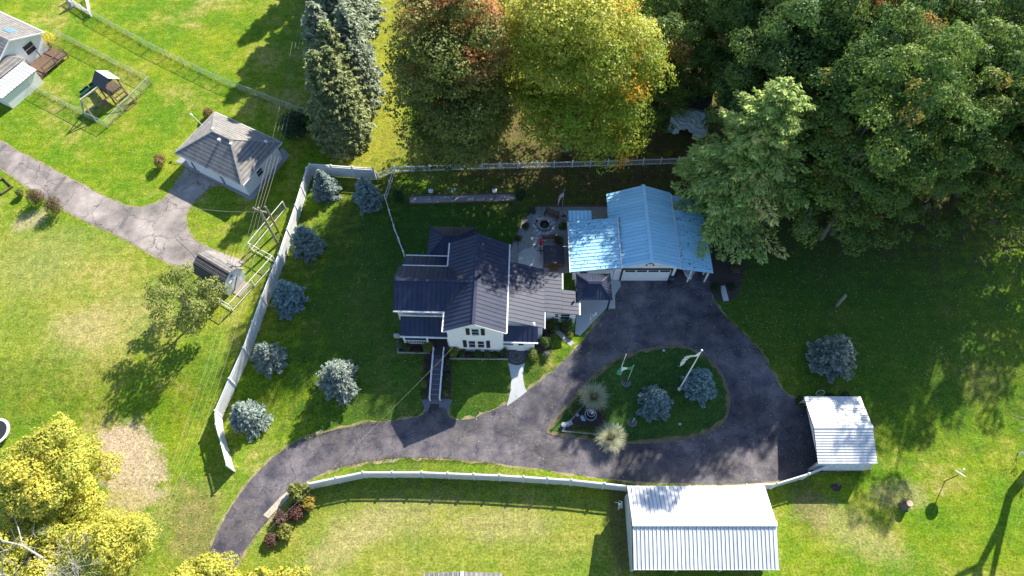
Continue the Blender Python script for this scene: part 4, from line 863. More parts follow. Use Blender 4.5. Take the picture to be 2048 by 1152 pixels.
for i in range(len(prof) - 1):
    for k in range(n): um.f.append((i * n + k, i * n + (k + 1) % n, (i + 1) * n + (k + 1) % n, (i + 1) * n + k)); um.mi.append(0)
um.build('canopy', RED, t)
for k in range(4): a = k * 1.571; MB().bar((0, 0, 0.05), (0.5 * math.cos(a), 0.5 * math.sin(a), 0.05), 0.08, 0.06).build('base_arm', BLACK, t)
for q, lab in (((1083, 420), 'thin dark torch stake at the back edge of the gravel patio'), ((1036, 505), 'thin dark torch stake near the house end of the gravel patio')):
    t = thing('garden_torch', lab, 'torch', G(*q)); MB().cyl((0, 0), 0.022, 0, 1.5, 6).build('stake', BLACK, t); MB().lathe((0, 0, 0), [(0.03, 1.45), (0.08, 1.55), (0.08, 1.68), (0.03, 1.75)], 8).build('lamp_head', BLACK, t)
def flag_cloth(t, w, h, at, ang, mats, cell, nx=13, ny=13, droop=0.35, amp=0.07, rot=None, name='flag'):
    mb = MB(); ca, sa = math.cos(ang), math.sin(ang)
    for j in range(ny + 1):
        for i in range(nx + 1):
            u, v = i / nx, j / ny; d = amp * math.sin(u * 7 + v * 2) * (0.3 + u); xx = u * w; zz = -v * h - droop * u * u * w
            mb.v.append((at[0] + ca * xx - sa * d, at[1] + sa * xx + ca * d, at[2] + zz))
    for j in range(ny):
        for i in range(nx): mb.f.append((j * (nx + 1) + i, j * (nx + 1) + i + 1, (j + 1) * (nx + 1) + i + 1, (j + 1) * (nx + 1) + i)); mb.mi.append(cell(i / nx, j, i))
    return mb.build(name, mats, t, fix=False)
p = G(1124, 419); t = thing('flagpole', 'flag of red and white stripes drooping on a pole behind the patio', 'flag', p)
MB().tube([(0, 0, 0), (0, 0, 3.4)], [0.035, 0.025], 8).build('pole', STEEL, t); MB().lathe((0, 0, 3.4), [(0.02, 0), (0.05, 0.04), (0.02, 0.09)], 8).build('finial', STEEL, t)
flag_cloth(t, 0.75, 0.95, (0.02, 0, 3.3), R(215), [RED, WHITEC, BLUEC], lambda u, j, i: (1 if (i + j) % 3 == 0 and 0 < j < 7 and u > 0.02 else 2) if (u < 0.42 and j < 7) else (0 if j % 2 == 0 else 1), droop=1.5)

# gravel-lane posts with white boxes
for i, (b, h_) in enumerate((((864, 397), 1.15), ((908, 396), 1.15), ((990, 398), 1.25))):
    t = thing('box_post', ('white box on a short post by the gravel lane, nearest the rail fence', 'white box on a short post midway along the gravel lane', 'white box on a short post at the gravel lane end near the patio')[i], 'post', G(*b), group='white boxes along the gravel lane')
    MB().box(-0.04, 0.04, -0.04, 0.04, 0, h_).build('post', BROWN, t); MB().box(-0.20, 0.20, -0.13, 0.13, h_, h_ + 0.24).build('box', TRIM, t); MB().slab([(-0.24, -0.18, h_ + 0.24), (0.24, -0.18, h_ + 0.24), (0.24, 0.18, h_ + 0.30), (-0.24, 0.18, h_ + 0.30)], 0.03).build('lid', WHITE, t)

# ================================================================== ISLAND FURNITURE
p = G(1180, 834); p.z += 0.10; t = thing('fountain', 'three tiered grey stone fountain in the triangular bed', 'fountain', p)
MB().lathe((0, 0, 0), [(0.30, 0), (0.34, 0.1), (0.2, 0.2), (0.2, 0.32), (0.52, 0.42), (0.56, 0.55), (0.50, 0.55), (0.46, 0.47), (0.1, 0.45)], 20).build('basin', STONE, t)
WAT = mat('fountain_water', (0.02, 0.03, 0.045), 0.1, spec=0.8); MB().cyl((0, 0), 0.475, 0.40, 0.50, 20).build('water', WAT, t); MB().cyl((0, 0), 0.295, 0.90, 0.965, 20).build('water', WAT, t); MB().cyl((0, 0), 0.15, 1.29, 1.34, 16).build('water', WAT, t)
MB().lathe((0, 0, 0), [(0.09, 0.45), (0.08, 0.80), (0.32, 0.90), (0.36, 1.0), (0.31, 1.0), (0.28, 0.94), (0.06, 0.93)], 20).build('bowl', STONE, t)
MB().lathe((0, 0, 0), [(0.06, 0.93), (0.05, 1.2), (0.17, 1.28), (0.20, 1.36), (0.15, 1.36), (0.05, 1.32), (0.05, 1.45), (0.07, 1.52), (0.02, 1.6)], 16).build('finial', STONE, t)
BLST = mat('blue_grey_stone', (0.24, 0.28, 0.36), 0.8, (0.34, 0.38, 0.45), 3, bump=0.4, rnd=0.1)
t = thing('stone_bench', 'curved blue grey stone bench beside the fountain', 'bench', G(1154, 845) + Vector((0, 0, 0.1)), R(-25))
for k in (-1, 1):
    pts_ = [(0.28 * math.cos(a) * r_ / 0.28 + k * 0.0, r_ * math.sin(a)) for r_, a in ((0.75, k * 0.85 - 0.3 + 1.57), (0.75, k * 0.35 + 1.57), (0.42, k * 0.35 + 1.57), (0.42, k * 0.85 - 0.3 + 1.57))]
    MB().prism(pts_, 'z', 0.38, 0.46).build('seat', BLST, t); MB().box(pts_[1][0] * 0.8 - 0.12, pts_[1][0] * 0.8 + 0.12, pts_[1][1] * 0.8 - 0.08, pts_[1][1] * 0.8 + 0.08, 0, 0.38).build('leg', BLST, t)
t = thing('stone_pedestal', 'low blue grey stone block between bench and round stone', 'pedestal', G(1138, 848) + Vector((0, 0, 0.09)), R(30)); MB().box(-0.3, 0.3, -0.22, 0.22, 0, 0.12).build('foot', BLST, t); MB().box(-0.24, 0.24, -0.16, 0.16, 0.12, 0.34).build('block', BLST, t)
t = thing('stone_disc', 'round blue grey stone standing at the bed tip', 'stone', G(1127, 852) + Vector((0, 0, 0.09))); MB().lathe((0, 0, 0), [(0.15, 0), (0.13, 0.2), (0.23, 0.26), (0.24, 0.32), (0.18, 0.34)], 14).build('top', BLST, t); MB().cyl((0, 0), 0.2, 0, 0.07, 12).build('foot', BLST, t)
for i, (a, b) in enumerate((((1173, 801), (1139, 831)), ((1144, 858), (1193, 863)), ((1196, 810), (1207, 832)))):
    p0, p1 = G(*a), G(*b); rng = np.random.default_rng(40 + i); L_ = (p1 - p0).length; n = int(L_ * 420)
    t = thing('box_hedge', ('clipped low hedge along the drive side of the fountain bed', 'clipped low hedge along the lower side of the fountain bed', 'clipped low hedge between the two ornamental grasses')[i], 'hedge', p0, math.atan2(p1.y - p0.y, p1.x - p0.x))
    P = np.stack([rng.uniform(0, L_, n), rng.uniform(-0.28, 0.28, n), 0.12 + 0.40 * rng.uniform(0, 1, n) ** 0.4], 1); s = 0.06 * rng.uniform(0.6, 1.3, n); Nn = unit(np.stack([rng.normal(size=n) * 0.5, P[:, 1] * 2 + rng.normal(size=n) * 0.4, np.ones(n)], 1))
    np_mesh('foliage', leaves(P, Nn, s, s * 0.6, rng), n, LEAF, jitter(np.tile([[0.085, 0.13, 0.022]], (n, 1)), rng, 0.35), t); st = MB()
    for k in range(int(L_ / 0.3) + 1): st.tube([(0.15 + k * 0.3, 0, -0.05), (0.15 + k * 0.3, 0, 0.35)], [0.02, 0.01], 5)
    st.build('stems', BARK, t, fix=False)
def grass_clump(label, loc, r, h, seed, rz=0):
    rng = np.random.default_rng(seed); t = thing('ornamental_grass', label, 'grass clump', loc, rz, 'tall ornamental grasses in the island'); V = []; col = []
    for k in range(2600):
        a = rng.uniform(0, 6.283); l = rng.uniform(0.5, 1.12); lean = rng.uniform(0.0, 1.0) ** 0.8; w = rng.uniform(0.008, 0.02); pr_ = None; base = np.array([math.cos(a), math.sin(a), 0]) * rng.uniform(0, 0.22); curl = rng.normal() * 0.5
        c = np.array([0.50, 0.55, 0.36]) * rng.uniform(0.6, 1.25) if rng.uniform() < 0.7 else np.array([0.64, 0.57, 0.40]) * rng.uniform(0.7, 1.1)
        for i in range(5):
            f = i / 4; a2 = a + curl * f; d = np.array([math.cos(a2), math.sin(a2), 0]); sd = np.array([-math.sin(a2), math.cos(a2), 0])
            p = base + d * (r * lean * l * f ** 1.4) + np.array([0, 0, h * l * (f * 1.3 - 0.75 * lean * f * f)]); ww = w * (1.25 - f)
            if pr_ is not None: V += [pr_[0] - sd * pr_[1], pr_[0] + sd * pr_[1], p + sd * ww, p - sd * ww]; col.append(c)
            pr_ = (p, ww)
    np_mesh('blades', np.array(V), len(col), BLADE, np.array(col), t); MB().lathe((0, 0, 0), [(0.28, -0.02), (0.26, 0.1), (0.12, 0.2)], 10).build('crown_base', MULCH, t)
    return t
grass_clump('tall pale ornamental grass beside the drive, upper of two by fountain', G(1186, 800) + Vector((0, 0, 0.06)), 1.55, 1.5, 1)
grass_clump('tall pale ornamental grass spilling over the loop edge below the fountain', G(1220, 880) + Vector((0, 0, 0.06)), 1.45, 1.5, 2)
def stone_ring(label, q, r):
    t = thing('stone_ring', label, 'stone ring', G(*q) + Vector((0, 0, 0.07))); MB().cyl((0, 0), r, 0, 0.04, 20).build('gravel_fill', mat('dark_gravel', (0.07, 0.065, 0.065), 0.9, (0.16, 0.15, 0.15), 9, bump=0.6), t)
    for k in range(16): a = 6.283 * k / 16; o = MB().lathe((0, 0, 0), [(0.05, 0), (0.055, 0.05), (0.03, 0.08)], 6).build('stone', STONE, t); o.location = (r * math.cos(a), r * math.sin(a), 0); o.rotation_euler = (0, 0, a * 3)
    return t
stone_ring('ring of pale stones round the foot of the green flag', (1252, 766), 0.40); stone_ring('ring of pale stones round a short white stake', (1264, 845), 0.40)
t = thing('short_stake', 'short white stake standing in the lower stone ring', 'stake', G(1265, 845) + Vector((0, 0, 0.1))); MB().cyl((0, 0), 0.03, 0, 0.95, 8).build('pole', WHITE, t); MB().lathe((0, 0, 0.95), [(0.03, 0), (0.05, 0.03), (0.01, 0.07)], 8).build('finial', WHITE, t)
t = thing('flagpole', 'slim pole flying a green and white flag in the island', 'flag', G(1255, 762)); MB().tube([(0, 0, 0), (0, 0, 3.7)], [0.03, 0.022], 8).build('pole', PIPE, t); MB().lathe((0, 0, 3.7), [(0.02, 0), (0.045, 0.04), (0.01, 0.08)], 8).build('finial', PIPE, t)
flag_cloth(t, 1.45, 0.75, (-0.02, 0, 3.62), R(190), [GREENC, WHITEC], lambda u, j, i: 1 if 0.33 < u < 0.66 else 0, nx=15, ny=6, droop=0.25, amp=0.12)
t = thing('flagpole', 'bare white pole behind the green flag', 'pole', G(1239, 746)); MB().tube([(0, 0, 0), (0, 0, 1.5), (0, 0, 4.3)], [0.045, 0.045, 0.04], 8).build('pole', WHITE, t); MB().lathe((0, 0, 4.3), [(0.03, 0), (0.06, 0.05), (0.01, 0.1)], 8).build('finial', WHITE, t); MB().cyl((0, 0), 0.25, 0, 0.1, 12).build('footing', STONE, t)
t = thing('flagpole', 'tall white flagpole with a furled pale flag beside blue spruce', 'flagpole', G(1358, 779) + Vector((0, 0, 0.06))); MB().tube([(0, 0, 0), (0, 0, 4.5), (0, 0, 8.8)], [0.075, 0.06, 0.04], 10).build('pole', WHITE, t); MB().cyl((0, 0), 0.17, 0, 0.12, 14).build('base_collar', WHITE, t); MB().lathe((0, 0, 8.8), [(0.04, 0), (0.09, 0.07), (0.02, 0.14)], 10).build('finial', WHITE, t)
flag_cloth(t, 1.7, 0.8, (-0.05, 0, 8.6), R(200), [WHITEC, BLACK], lambda u, j, i: 1 if (i * 7 + j * 5) % 3 == 0 and 0.15 < u else 0, nx=12, ny=8, droop=0.45, amp=0.15)
for q, lab in (((1325, 706), 'small round garden lamp on a stake at the top of the island'), ((1357, 852), 'small round garden lamp on a stake low in the island')):
    t = thing('garden_lamp', lab, 'lamp', G(*q) + Vector((0, 0, 0.07))); MB().cyl((0, 0), 0.02, 0, 0.45, 6).build('stake', BLACK, t); MB().lathe((0, 0, 0.45), [(0.06, 0), (0.12, 0.05), (0.13, 0.1), (0.03, 0.16)], 10).build('lamp_head', STEEL, t)

# ================================================================== LAWN FURNITURE ON THE RIGHT
t = thing('wood_post', 'lone weathered wooden post on the shaded right lawn', 'post', G(1673, 612)); MB().box(-0.10, 0.10, -0.10, 0.10, -0.1, 2.1).build('timber', WOOD, t); MB().box(-0.12, 0.12, -0.12, 0.12, 2.1, 2.16).build('cap', WOOD, t)
p = G(1636, 790); t = thing('wire_hoop', 'pale round hoop standing in the grass behind the carport', 'hoop', p); MB().tube([(0.36 * math.cos(6.283 * k / 20), 0.12 * math.sin(6.283 * k / 20), 0.55 + 0.36 * math.sin(6.283 * k / 20)) for k in range(21)], 0.03, 6, False).build('ring', PIPE, t); MB().cyl((0, 0), 0.02, 0, 0.3, 6).build('stake', PIPE, t)
p = G(1890, 962); t = thing('dish_antenna', 'dish on a dark pole casting a round shadow on the lower lawn', 'dish', p)
MB().tube([(0, 0, -0.05), (0, 0, 2.15)], [0.04, 0.035], 8).build('pole', BLACK, t)
dsh = MB(); dv = SDIR.to_track_quat('Z', 'Y').to_matrix(); rings_ = 5
for i in range(rings_ + 1):
    r_ = 0.5 * i / rings_
    for k in range(20): a = 6.283 * k / 20; dsh.v.append(tuple(dv @ Vector((r_ * math.cos(a), r_ * math.sin(a), 0.35 * r_ * r_)) + Vector((0, 0, 2.35))))
for i in range(rings_):
    for k in range(20): dsh.f.append((i * 20 + k, i * 20 + (k + 1) % 20, (i + 1) * 20 + (k + 1) % 20, (i + 1) * 20 + k)); dsh.mi.append(0)
dsh.build('reflector', STEEL, t, fix=False); h0 = dv @ Vector((0, -0.45, 0.0)) + Vector((0, 0, 2.35)); h1 = dv @ Vector((0, 0, 0.55)) + Vector((0, 0, 2.35)); MB().bar(h0, h1, 0.04).build('feed_arm', PIPE, t); MB().lathe(h1, [(0.06, -0.06), (0.07, 0.06)], 8).build('feed_horn', WHITE, t)
p = G(1808, 1012); t = thing('tree_stump', 'tall cut tree stump with a pale ringed top on the lower lawn', 'stump', p)
MB().tube([(0.05, 0.05, -0.1), (0, 0, 0.25), (0.02, 0.02, 1.0)], [0.45, 0.33, 0.30], 12).build('trunk', BARK, t, smooth=False); MB().cyl((0.02, 0.02), 0.27, 0.98, 1.015, 14).build('cut_face', mat('cut_wood', (0.42, 0.30, 0.20), 0.8, (0.55, 0.42, 0.30), 5), t)
for k in range(5): a = k * 1.3; MB().tube([(0.28 * math.cos(a), 0.28 * math.sin(a), 0.16), (0.55 * math.cos(a), 0.55 * math.sin(a), -0.05)], [0.10, 0.04], 6).build('root', BARK, t)
sheet('molehill_soil', smooth([(G(1672, 975).x + 0.5 * math.cos(a) * (1 + 0.2 * math.sin(3 * a)), G(1672, 975).y + 0.35 * math.sin(a)) for a in [k * 0.6283 for k in range(10)]], 2), 0.016, MULCH)
t = thing('concrete_slab_bench', 'narrow pale concrete slab laid on the tree bed by garage', 'slab', G(1448, 587) + Vector((0, 0, 0.02)), R(4)); MB().box(-0.26, 0.26, -0.85, 0.80, 0.0, 0.12).build('slab', CONC, t); MB().box(-0.2, 0.2, -0.7, 0.65, -0.02, 0.005).build('bedding', MULCH, t)

# ================================================================== NEIGHBOUR
NG = thing('neighbour_garage', 'grey shingled hip roof garage with white walls beside the old drive', 'garage', (-30.3, 49.35, 1.4), R(-28.5))
hx, hy = 4.55, 3.25; w_ = MB().box(-hx + 0.4, hx - 0.4, -hy + 0.4, hy - 0.4, -0.1, 2.45).build('wall', SIDING, NG)
c = [(-hx, -hy, 2.5), (hx, -hy, 2.5), (hx, hy, 2.5), (-hx, hy, 2.5)]; ra, rb_ = (-1.15, 0, 4.5), (1.15, 0, 4.5)
for pl in ([c[0], c[1], rb_, ra], [c[3], c[2], rb_, ra], [c[0], c[3], ra], [c[1], c[2], rb_]): shingle_slope(NG, pl, SHING, 0.2)
for a, b in ((c[0], ra), (c[3], ra), (c[1], rb_), (c[2], rb_), (ra, rb_)): MB().bar(Vector(a) + Vector((0, 0, 0.04)), Vector(b) + Vector((0, 0, 0.04)), 0.22, 0.05).build('ridge_cap', SHING, NG)
for x, y, z in ((0.1, -0.55, 4.15), (1.5, -0.35, 4.1), (-1.5, 0.35, 4.1), (3.55, 2.2, 2.95)): v = MB().box(x - 0.14, x + 0.14, y - 0.14, y + 0.14, z, z + 0.32).build('roof_vent', TRIM, NG); MB().box(x - 0.1, x + 0.1, y - 0.15, y - 0.141, z + 0.05, z + 0.25).build('opening', BLACK, v)
MB().box(-2.6, 0.6, -hy + 0.30, -hy + 0.4, 0.02, 2.1).build('overhead_door', WHITE, NG)
for x in (-3.2, 0.9): MB().box(x - 0.03, x + 0.03, -hy + 0.30, -hy + 0.38, 0.1, 2.4).build('downspout', BLACK, NG)
for sx, sy, L_, ax in ((0, -1, hx, 0), (0, 1, hx, 0), (-1, 0, hy, 1), (1, 0, hy, 1)):
    a = (-L_, sy * (hy + 0.05), 2.44) if ax == 0 else (sx * (hx + 0.05), -L_, 2.44); b = (L_, sy * (hy + 0.05), 2.44) if ax == 0 else (sx * (hx + 0.05), L_, 2.44); MB().bar(a, b, 0.1, 0.1).build('gutter', TRIM, NG)
lm = MB().tube([(-hx + 0.3, 1.0, 2.6), (-hx - 0.5, 1.1, 3.3), (-hx - 1.1, 1.2, 3.5)], 0.035, 6).build('lamp_arm', PIPE, NG); MB().lathe((-hx - 1.2, 1.22, 3.38), [(0.16, 0), (0.12, 0.12), (0.03, 0.18)], 10).build('lamp_head', TRIM, lm)
window(NG, (hx - 0.39, -0.5, 1.4), 0.8, 0.8, R(90))
SH = thing('barn_shed', 'small gambrel roofed white shed with dark shingles by pen fence', 'shed', G(447, 556) , R(-31))
L2, Wd2 = 2.0, 1.25
MB().prism([(-Wd2, -0.05), (Wd2, -0.05), (Wd2, 1.5), (0.75, 2.3), (0, 2.62), (-0.75, 2.3), (-Wd2, 1.5)], 'x', -L2 + 0.1, L2 - 0.1).build('wall', SIDING, SH)
for s, m_ in ((-1, SHINGD), (1, SHING)):  # sunward slopes get the paler shingle, painting them as lit
    shingle_slope(SH, [(-L2, s * 1.42, 1.42), (L2, s * 1.42, 1.42), (L2, s * 0.80, 2.38), (-L2, s * 0.80, 2.38)], m_, 0.15); shingle_slope(SH, [(-L2, s * 0.80, 2.38), (L2, s * 0.80, 2.38), (L2, 0, 2.72), (-L2, 0, 2.72)], m_, 0.15)
MB().bar((-L2, 0, 2.75), (L2, 0, 2.75), 0.2, 0.04).build('ridge_cap', SHINGD, SH)
o = MB().box(-0.2, 0.2, -0.03, 0.03, -0.2, 0.2).build('window', BLACK, SH); o.location = (L2 - 0.07, 0, 2.0); o.rotation_euler = (R(45), 0, R(90))
d_ = MB().box(L2 - 0.11, L2 - 0.04, -0.6, 0.6, 0.02, 1.5).build('door', TRIM, SH); MB().bar((L2 - 0.03, -0.55, 0.1), (L2 - 0.03, 0.55, 1.45), 0.03, 0.08).build('brace', BLACK, d_)
MB().box(L2, L2 + 0.9, -0.8, 0.8, -0.05, 0.08).build('ramp', WOOD, SH)

NH = thing('neighbour_house', 'grey shingled neighbour house with white metal lean-to at the corner', 'house', (-56.6, 64.9, 1.4), R(-28.5))
MB().prism([(-0.4, -0.1), (8.6, -0.1), (8.6, 2.9), (4.1, 4.75), (-0.4, 2.9)], 'x', -14, 1.2).build('wall', SIDING, NH) if False else None
MB().prism([(-5.2, -0.1), (1.8, -0.1), (1.8, 2.7), (-1.7, 4.3), (-5.2, 2.7)], 'x', -14, -0.4).build('wall', SIDING, NH)
shingle_slope(NH, [(-14, 2.2, 2.6), (0, 2.2, 2.6), (0, -1.7, 4.45), (-14, -1.7, 4.45)], SHING, 0.2); shingle_slope(NH, [(-14, -5.6, 2.6), (0, -5.6, 2.6), (0, -1.7, 4.45), (-14, -1.7, 4.45)], SHING, 0.2)
MB().bar((-14, 2.28, 2.56), (0.03, 2.28, 2.56), 0.12, 0.12).build('gutter', TRIM, NH); MB().bar((0.03, 2.2, 2.58), (0.03, -1.7, 4.42), 0.06, 0.16).build('rake_board', TRIM, NH); MB().bar((0.03, -5.6, 2.58), (0.03, -1.7, 4.42), 0.06, 0.16).build('rake_board', TRIM, NH)
window(NH, (-0.38, -0.2, 2.0), 1.3, 1.2, R(90)); sk = MB().slab([(-2.9, 0.35, 3.55), (-1.4, 0.35, 3.55), (-1.4, -0.6, 4.0), (-2.9, -0.6, 4.0)], 0.08).build('skylight', STEEL, NH); MB().slab([(-2.8, 0.28, 3.63), (-1.5, 0.28, 3.63), (-1.5, -0.52, 4.01), (-2.8, -0.52, 4.01)], 0.03).build('pane', mat('sky_glass', (0.10, 0.20, 0.26), 0.1, spec=0.9), sk)
MB().box(-4.2, 0.6, -7.3, -2.2, -0.1, 2.3).build('wall', SIDING, NH)
shingle_slope(NH, [(-4.6, -7.6, 2.35), (-1.2, -5.0, 3.4), (-1.2, -3.4, 3.4), (-4.6, -2.0, 2.35)], SHING, 0.2); shingle_slope(NH, [(-4.6, -2.0, 2.35), (0.9, -2.0, 2.35), (-1.2, -3.4, 3.4)], SHING, 0.2); shingle_slope(NH, [(-4.6, -7.6, 2.35), (0.9, -7.6, 2.35), (-1.2, -5.0, 3.4)], SHINGD, 0.2)
shingle_slope(NH, [(0.9, -7.6, 2.35), (0.9, -2.0, 2.35), (-1.2, -3.4, 3.4), (-1.2, -5.0, 3.4)], SHING, 0.2)
roof_slope(NH, [(0.6, -7.4, 2.2), (0.6, -2.3, 2.2), (3.0, -2.3, 1.9), (3.0, -7.4, 1.9)], (0, 1, 0), 0.42, WMETAL); MB().box(0.61, 2.8, -7.2, -2.5, -0.1, 1.86).build('wall', SIDING, NH)
MB().cyl((-2.2, -3.2), 0.15, 2.9, 3.75, 10).build('flue', TRIM, NH)
DK = thing('wooden_deck', 'brown wooden deck with steps behind the neighbour house', 'deck', NH.matrix_world @ Vector((0, 0, 0)) if False else (-56.6, 64.9, 1.4), R(-28.5))
for i in range(9): MB().box(-0.3 + i * 0.30, -0.02 + i * 0.30, -1.6, 2.0, 0.42, 0.46).build('board', BROWN, DK)
for i in range(3): MB().box(0.6, 2.3, -1.95 - i * 0.32, -1.65 - i * 0.32, 0.0, 0.34 - i * 0.11).build('step', BROWN, DK)
for x in (-0.2, 2.3):
    for y in (-1.5, 0.2, 1.9): MB().box(x - 0.05, x + 0.05, y - 0.05, y + 0.05, -0.05, 1.3).build('post', BROWN, DK)
MB().bar((2.3, -1.5, 1.3), (2.3, 1.9, 1.3), 0.12, 0.05).build('handrail', BROWN, DK); MB().bar((-0.2, 1.9, 1.3), (2.3, 1.9, 1.3), 0.12, 0.05).build('handrail', BROWN, DK)
# playset
PS = thing('swing_set', 'wooden play tower with dark roof, green slide and swing beam', 'playset', G(234, 194), R(-35)); PS.scale = (1.3, 1.3, 1.2)
for x in (-0.65, 0.65):
    for y in (-0.65, 0.65): MB().bar((x, y, 0), (x, y, 2.2), 0.10).build('tower_post', BROWN, PS)
for i in range(8): MB().box(-0.7, 0.7, -0.7 + i * 0.175, -0.54 + i * 0.175, 1.2, 1.25).build('deck_board', BROWN, PS)
MB().slab([(-0.85, -0.85, 2.15), (0.85, -0.85, 2.15), (0.85, 0, 2.95), (-0.85, 0, 2.95)], 0.05).build('roof_panel', mat('play_roof', (0.05, 0.05, 0.055), 0.6), PS); MB().slab([(-0.85, 0.85, 2.15), (0.85, 0.85, 2.15), (0.85, 0, 2.95), (-0.85, 0, 2.95)], 0.05).build('roof_panel', mat('play_roof_pale', (0.55, 0.53, 0.50), 0.6), PS)
for i in range(6): MB().bar((0.72, -0.6 + i * 0.24, 1.25), (0.72, -0.6 + i * 0.24, 1.95), 0.05).build('baluster', PALEBARK, PS)
for i in range(6): f = i / 5; MB().bar((0.75 + 1.3 * (1 - f), -0.55, 1.2 * f), (0.75 + 1.3 * (1 - f), 0.55, 1.2 * f), 0.09).build('ladder_rung', BROWN, PS)
for s in (-0.55, 0.55): MB().bar((2.05, s, 0), (0.7, s, 1.25), 0.09).build('ladder_rail', BROWN, PS)
sl_ = MB(); pts_ = [(-0.7, 0.3, 1.25), (-1.4, 0.25, 1.05), (-2.1, -0.1, 0.65), (-2.5, -0.8, 0.3), (-2.6, -1.7, 0.15)]
for i in range(4):
    a, b = Vector(pts_[i]), Vector(pts_[i + 1]); sl_.bar(a, b, 0.55, 0.05); d = (b - a).cross(Vector((0, 0, 1))).normalized() * 0.28
    for s in (-1, 1): sl_.bar(a + d * s + Vector((0, 0, 0.1)), b + d * s + Vector((0, 0, 0.1)), 0.05, 0.22)
sl_.build('slide', GREENPL, PS)
MB().bar((0.0, -0.6, 2.1), (0.0, -2.75, 2.1), 0.12, 0.14).build('swing_beam', PALEBARK, PS)
for s in (-1, 1): MB().bar((s * 0.9, -2.95, 0), (0, -2.7, 2.1), 0.10).build('beam_leg', PALEBARK, PS)
for y in (-1.2, -2.1):
    for dx in (-0.2, 0.2): MB().tube([(0, y + dx, 2.05), (0.05, y + dx, 0.5)], 0.012, 5).build('swing_chain', STEEL, PS)
    MB().box(-0.1, 0.2, y - 0.24, y + 0.24, 0.46, 0.5).build('swing_seat', MAGENTA if y > -2 else GREENPL, PS)
# trampoline and wooden frame cut by the left edge
t = thing('trampoline', 'round dark trampoline with pale rim at the left edge', 'trampoline', G(-2, 868)); MB().cyl((0, 0), 1.05, 0.60, 0.63, 28).build('mat', BLACK, t); MB().ring((0, 0), 1.06, 1.30, 0.58, 0.66, 28).build('rim', PIPE, t)
for k in range(6): a = 6.283 * k / 6; MB().bar((1.2 * math.cos(a), 1.2 * math.sin(a), 0), (1.2 * math.cos(a), 1.2 * math.sin(a), 0.6), 0.05).build('leg', STEEL, t)
t = thing('timber_frame', 'brown timber bed frame at the left edge below the drive', 'frame', G(8, 377), R(-40))
for a, b in (((-1.2, -0.55), (0.6, -0.55)), ((0.6, -0.55), (0.6, 0.7)), ((0.6, 0.7), (-1.2, 0.7)), ((-1.2, 0.7), (-1.2, -0.55))): MB().bar((*a, 0.1), (*b, 0.1), 0.10, 0.2).build('timber', BROWN, t)
# house below the frame: only its ridge shows
t = thing('lower_shed', 'grey shingled roof peak just entering at the bottom edge', 'shed', (-3.9, 3.6, 0)); MB().prism([(-2.7, -0.05), (2.7, -0.05), (2.7, 2.3), (0, 3.05), (-2.7, 2.3)], 'y', -3.0, 3.2).build('wall', WOOD, t)
for sg in (-1, 1): shingle_slope(t, [(sg * 3.1, -3.4, 2.3), (sg * 3.1, 3.55, 2.3), (0, 3.55, 3.2), (0, -3.4, 3.2)], SHING, 0.2)
MB().bar((0, -3.4, 3.24), (0, 3.57, 3.24), 0.25, 0.05).build('ridge_cap', TRIM, t)
# tarp shed under the trees
TS = thing('wood_shed', 'low dark roofed shed in the wood with torn blue tarpaulin', 'shed', (20.3, 56.3, 1.4), R(-14))
MB().box(-1.7, 1.7, -1.9, 1.9, -0.1, 2.2).build('wall', BROWN, TS); MB().slab([(-2.0, -2.2, 2.25), (2.0, -2.2, 2.25), (2.0, 2.2, 2.75), (-2.0, 2.2, 2.75)], 0.08).build('roof', SHINGD, TS); MB().slab([(-2.0, -2.25, 2.27), (2.0, -2.25, 2.27), (2.0, -1.3, 2.40), (-2.0, -1.3, 2.40)], 0.02).build('edge_strip', WOOD, TS)
tp = MB(); n = 14; rt_ = random.Random(9)
for j in range(n + 1):
    for i in range(n + 1):
        u, v = i / n, j / n; x = -2.1 + 4.2 * u; y = -1.7 - 2.3 * v - 0.7 * math.sin(u * 3.1) * v; z = 2.45 - 1.3 * v ** 1.6 + 0.12 * math.sin(u * 11 + v * 4) + rt_.uniform(-0.07, 0.07); tp.v.append((x, y, z))
for j in range(n):
    for i in range(n):
        if (i - 6) ** 2 + (j - 13) ** 2 > 9: tp.f.append((j * (n + 1) + i, j * (n + 1) + i + 1, (j + 1) * (n + 1) + i + 1, (j + 1) * (n + 1) + i)); tp.mi.append(0)
tp.build('tarpaulin', mat('pale_tarp', (0.42, 0.52, 0.55), 0.5, (0.58, 0.63, 0.62), 2, bump=0.4), TS, fix=False)

# ================================================================== POLES AND WIRES
def pole(label, base, h, r=0.14, arm=True, name='utility_pole'):
    t = thing(name, label, 'utility pole', base); MB().tube([(0, 0, -0.2), (0, 0, h)], [r, r * 0.75], 10).build('pole', WOOD, t)
    if arm:
        MB().bar((-0.7, 0.25, h - 0.5), (0.7, -0.25, h - 0.5), 0.10, 0.12).build('crossarm', WOOD, t)
        for f in (-0.6, 0, 0.6): MB().lathe((f, -f * 0.36, h - 0.44), [(0.05, 0), (0.07, 0.06), (0.04, 0.16)], 8).build('insulator', STEEL, t)
    return t
P1 = G(556, 488); P2 = G(557, 463)
pole('weathered utility pole by the fence bend, nearer of the pair', P1, 6.4); pole('shorter leaning-look brace pole behind the utility pole', P2, 4.4, 0.12, False, 'brace_pole')
def wire(label, p, q, sag, r, m_, group=None):
    p, q = Vector(p), Vector(q); pts_ = [p.lerp(q, i / 16) - Vector((0, 0, sag * 4 * (i / 16) * (1 - i / 16))) for i in range(17)]
    o = MB().tube([v - p for v in pts_], r, 5, False).build('overhead_wire', m_, None, fix=False); o.location = p; return tag(o, label, 'wire', group)
top = P1 + Vector((0, 0, 6.1)); far = Vector((*W(618, -70, 11), 11)); low = Vector((*W(300, 1080, 9), 9))
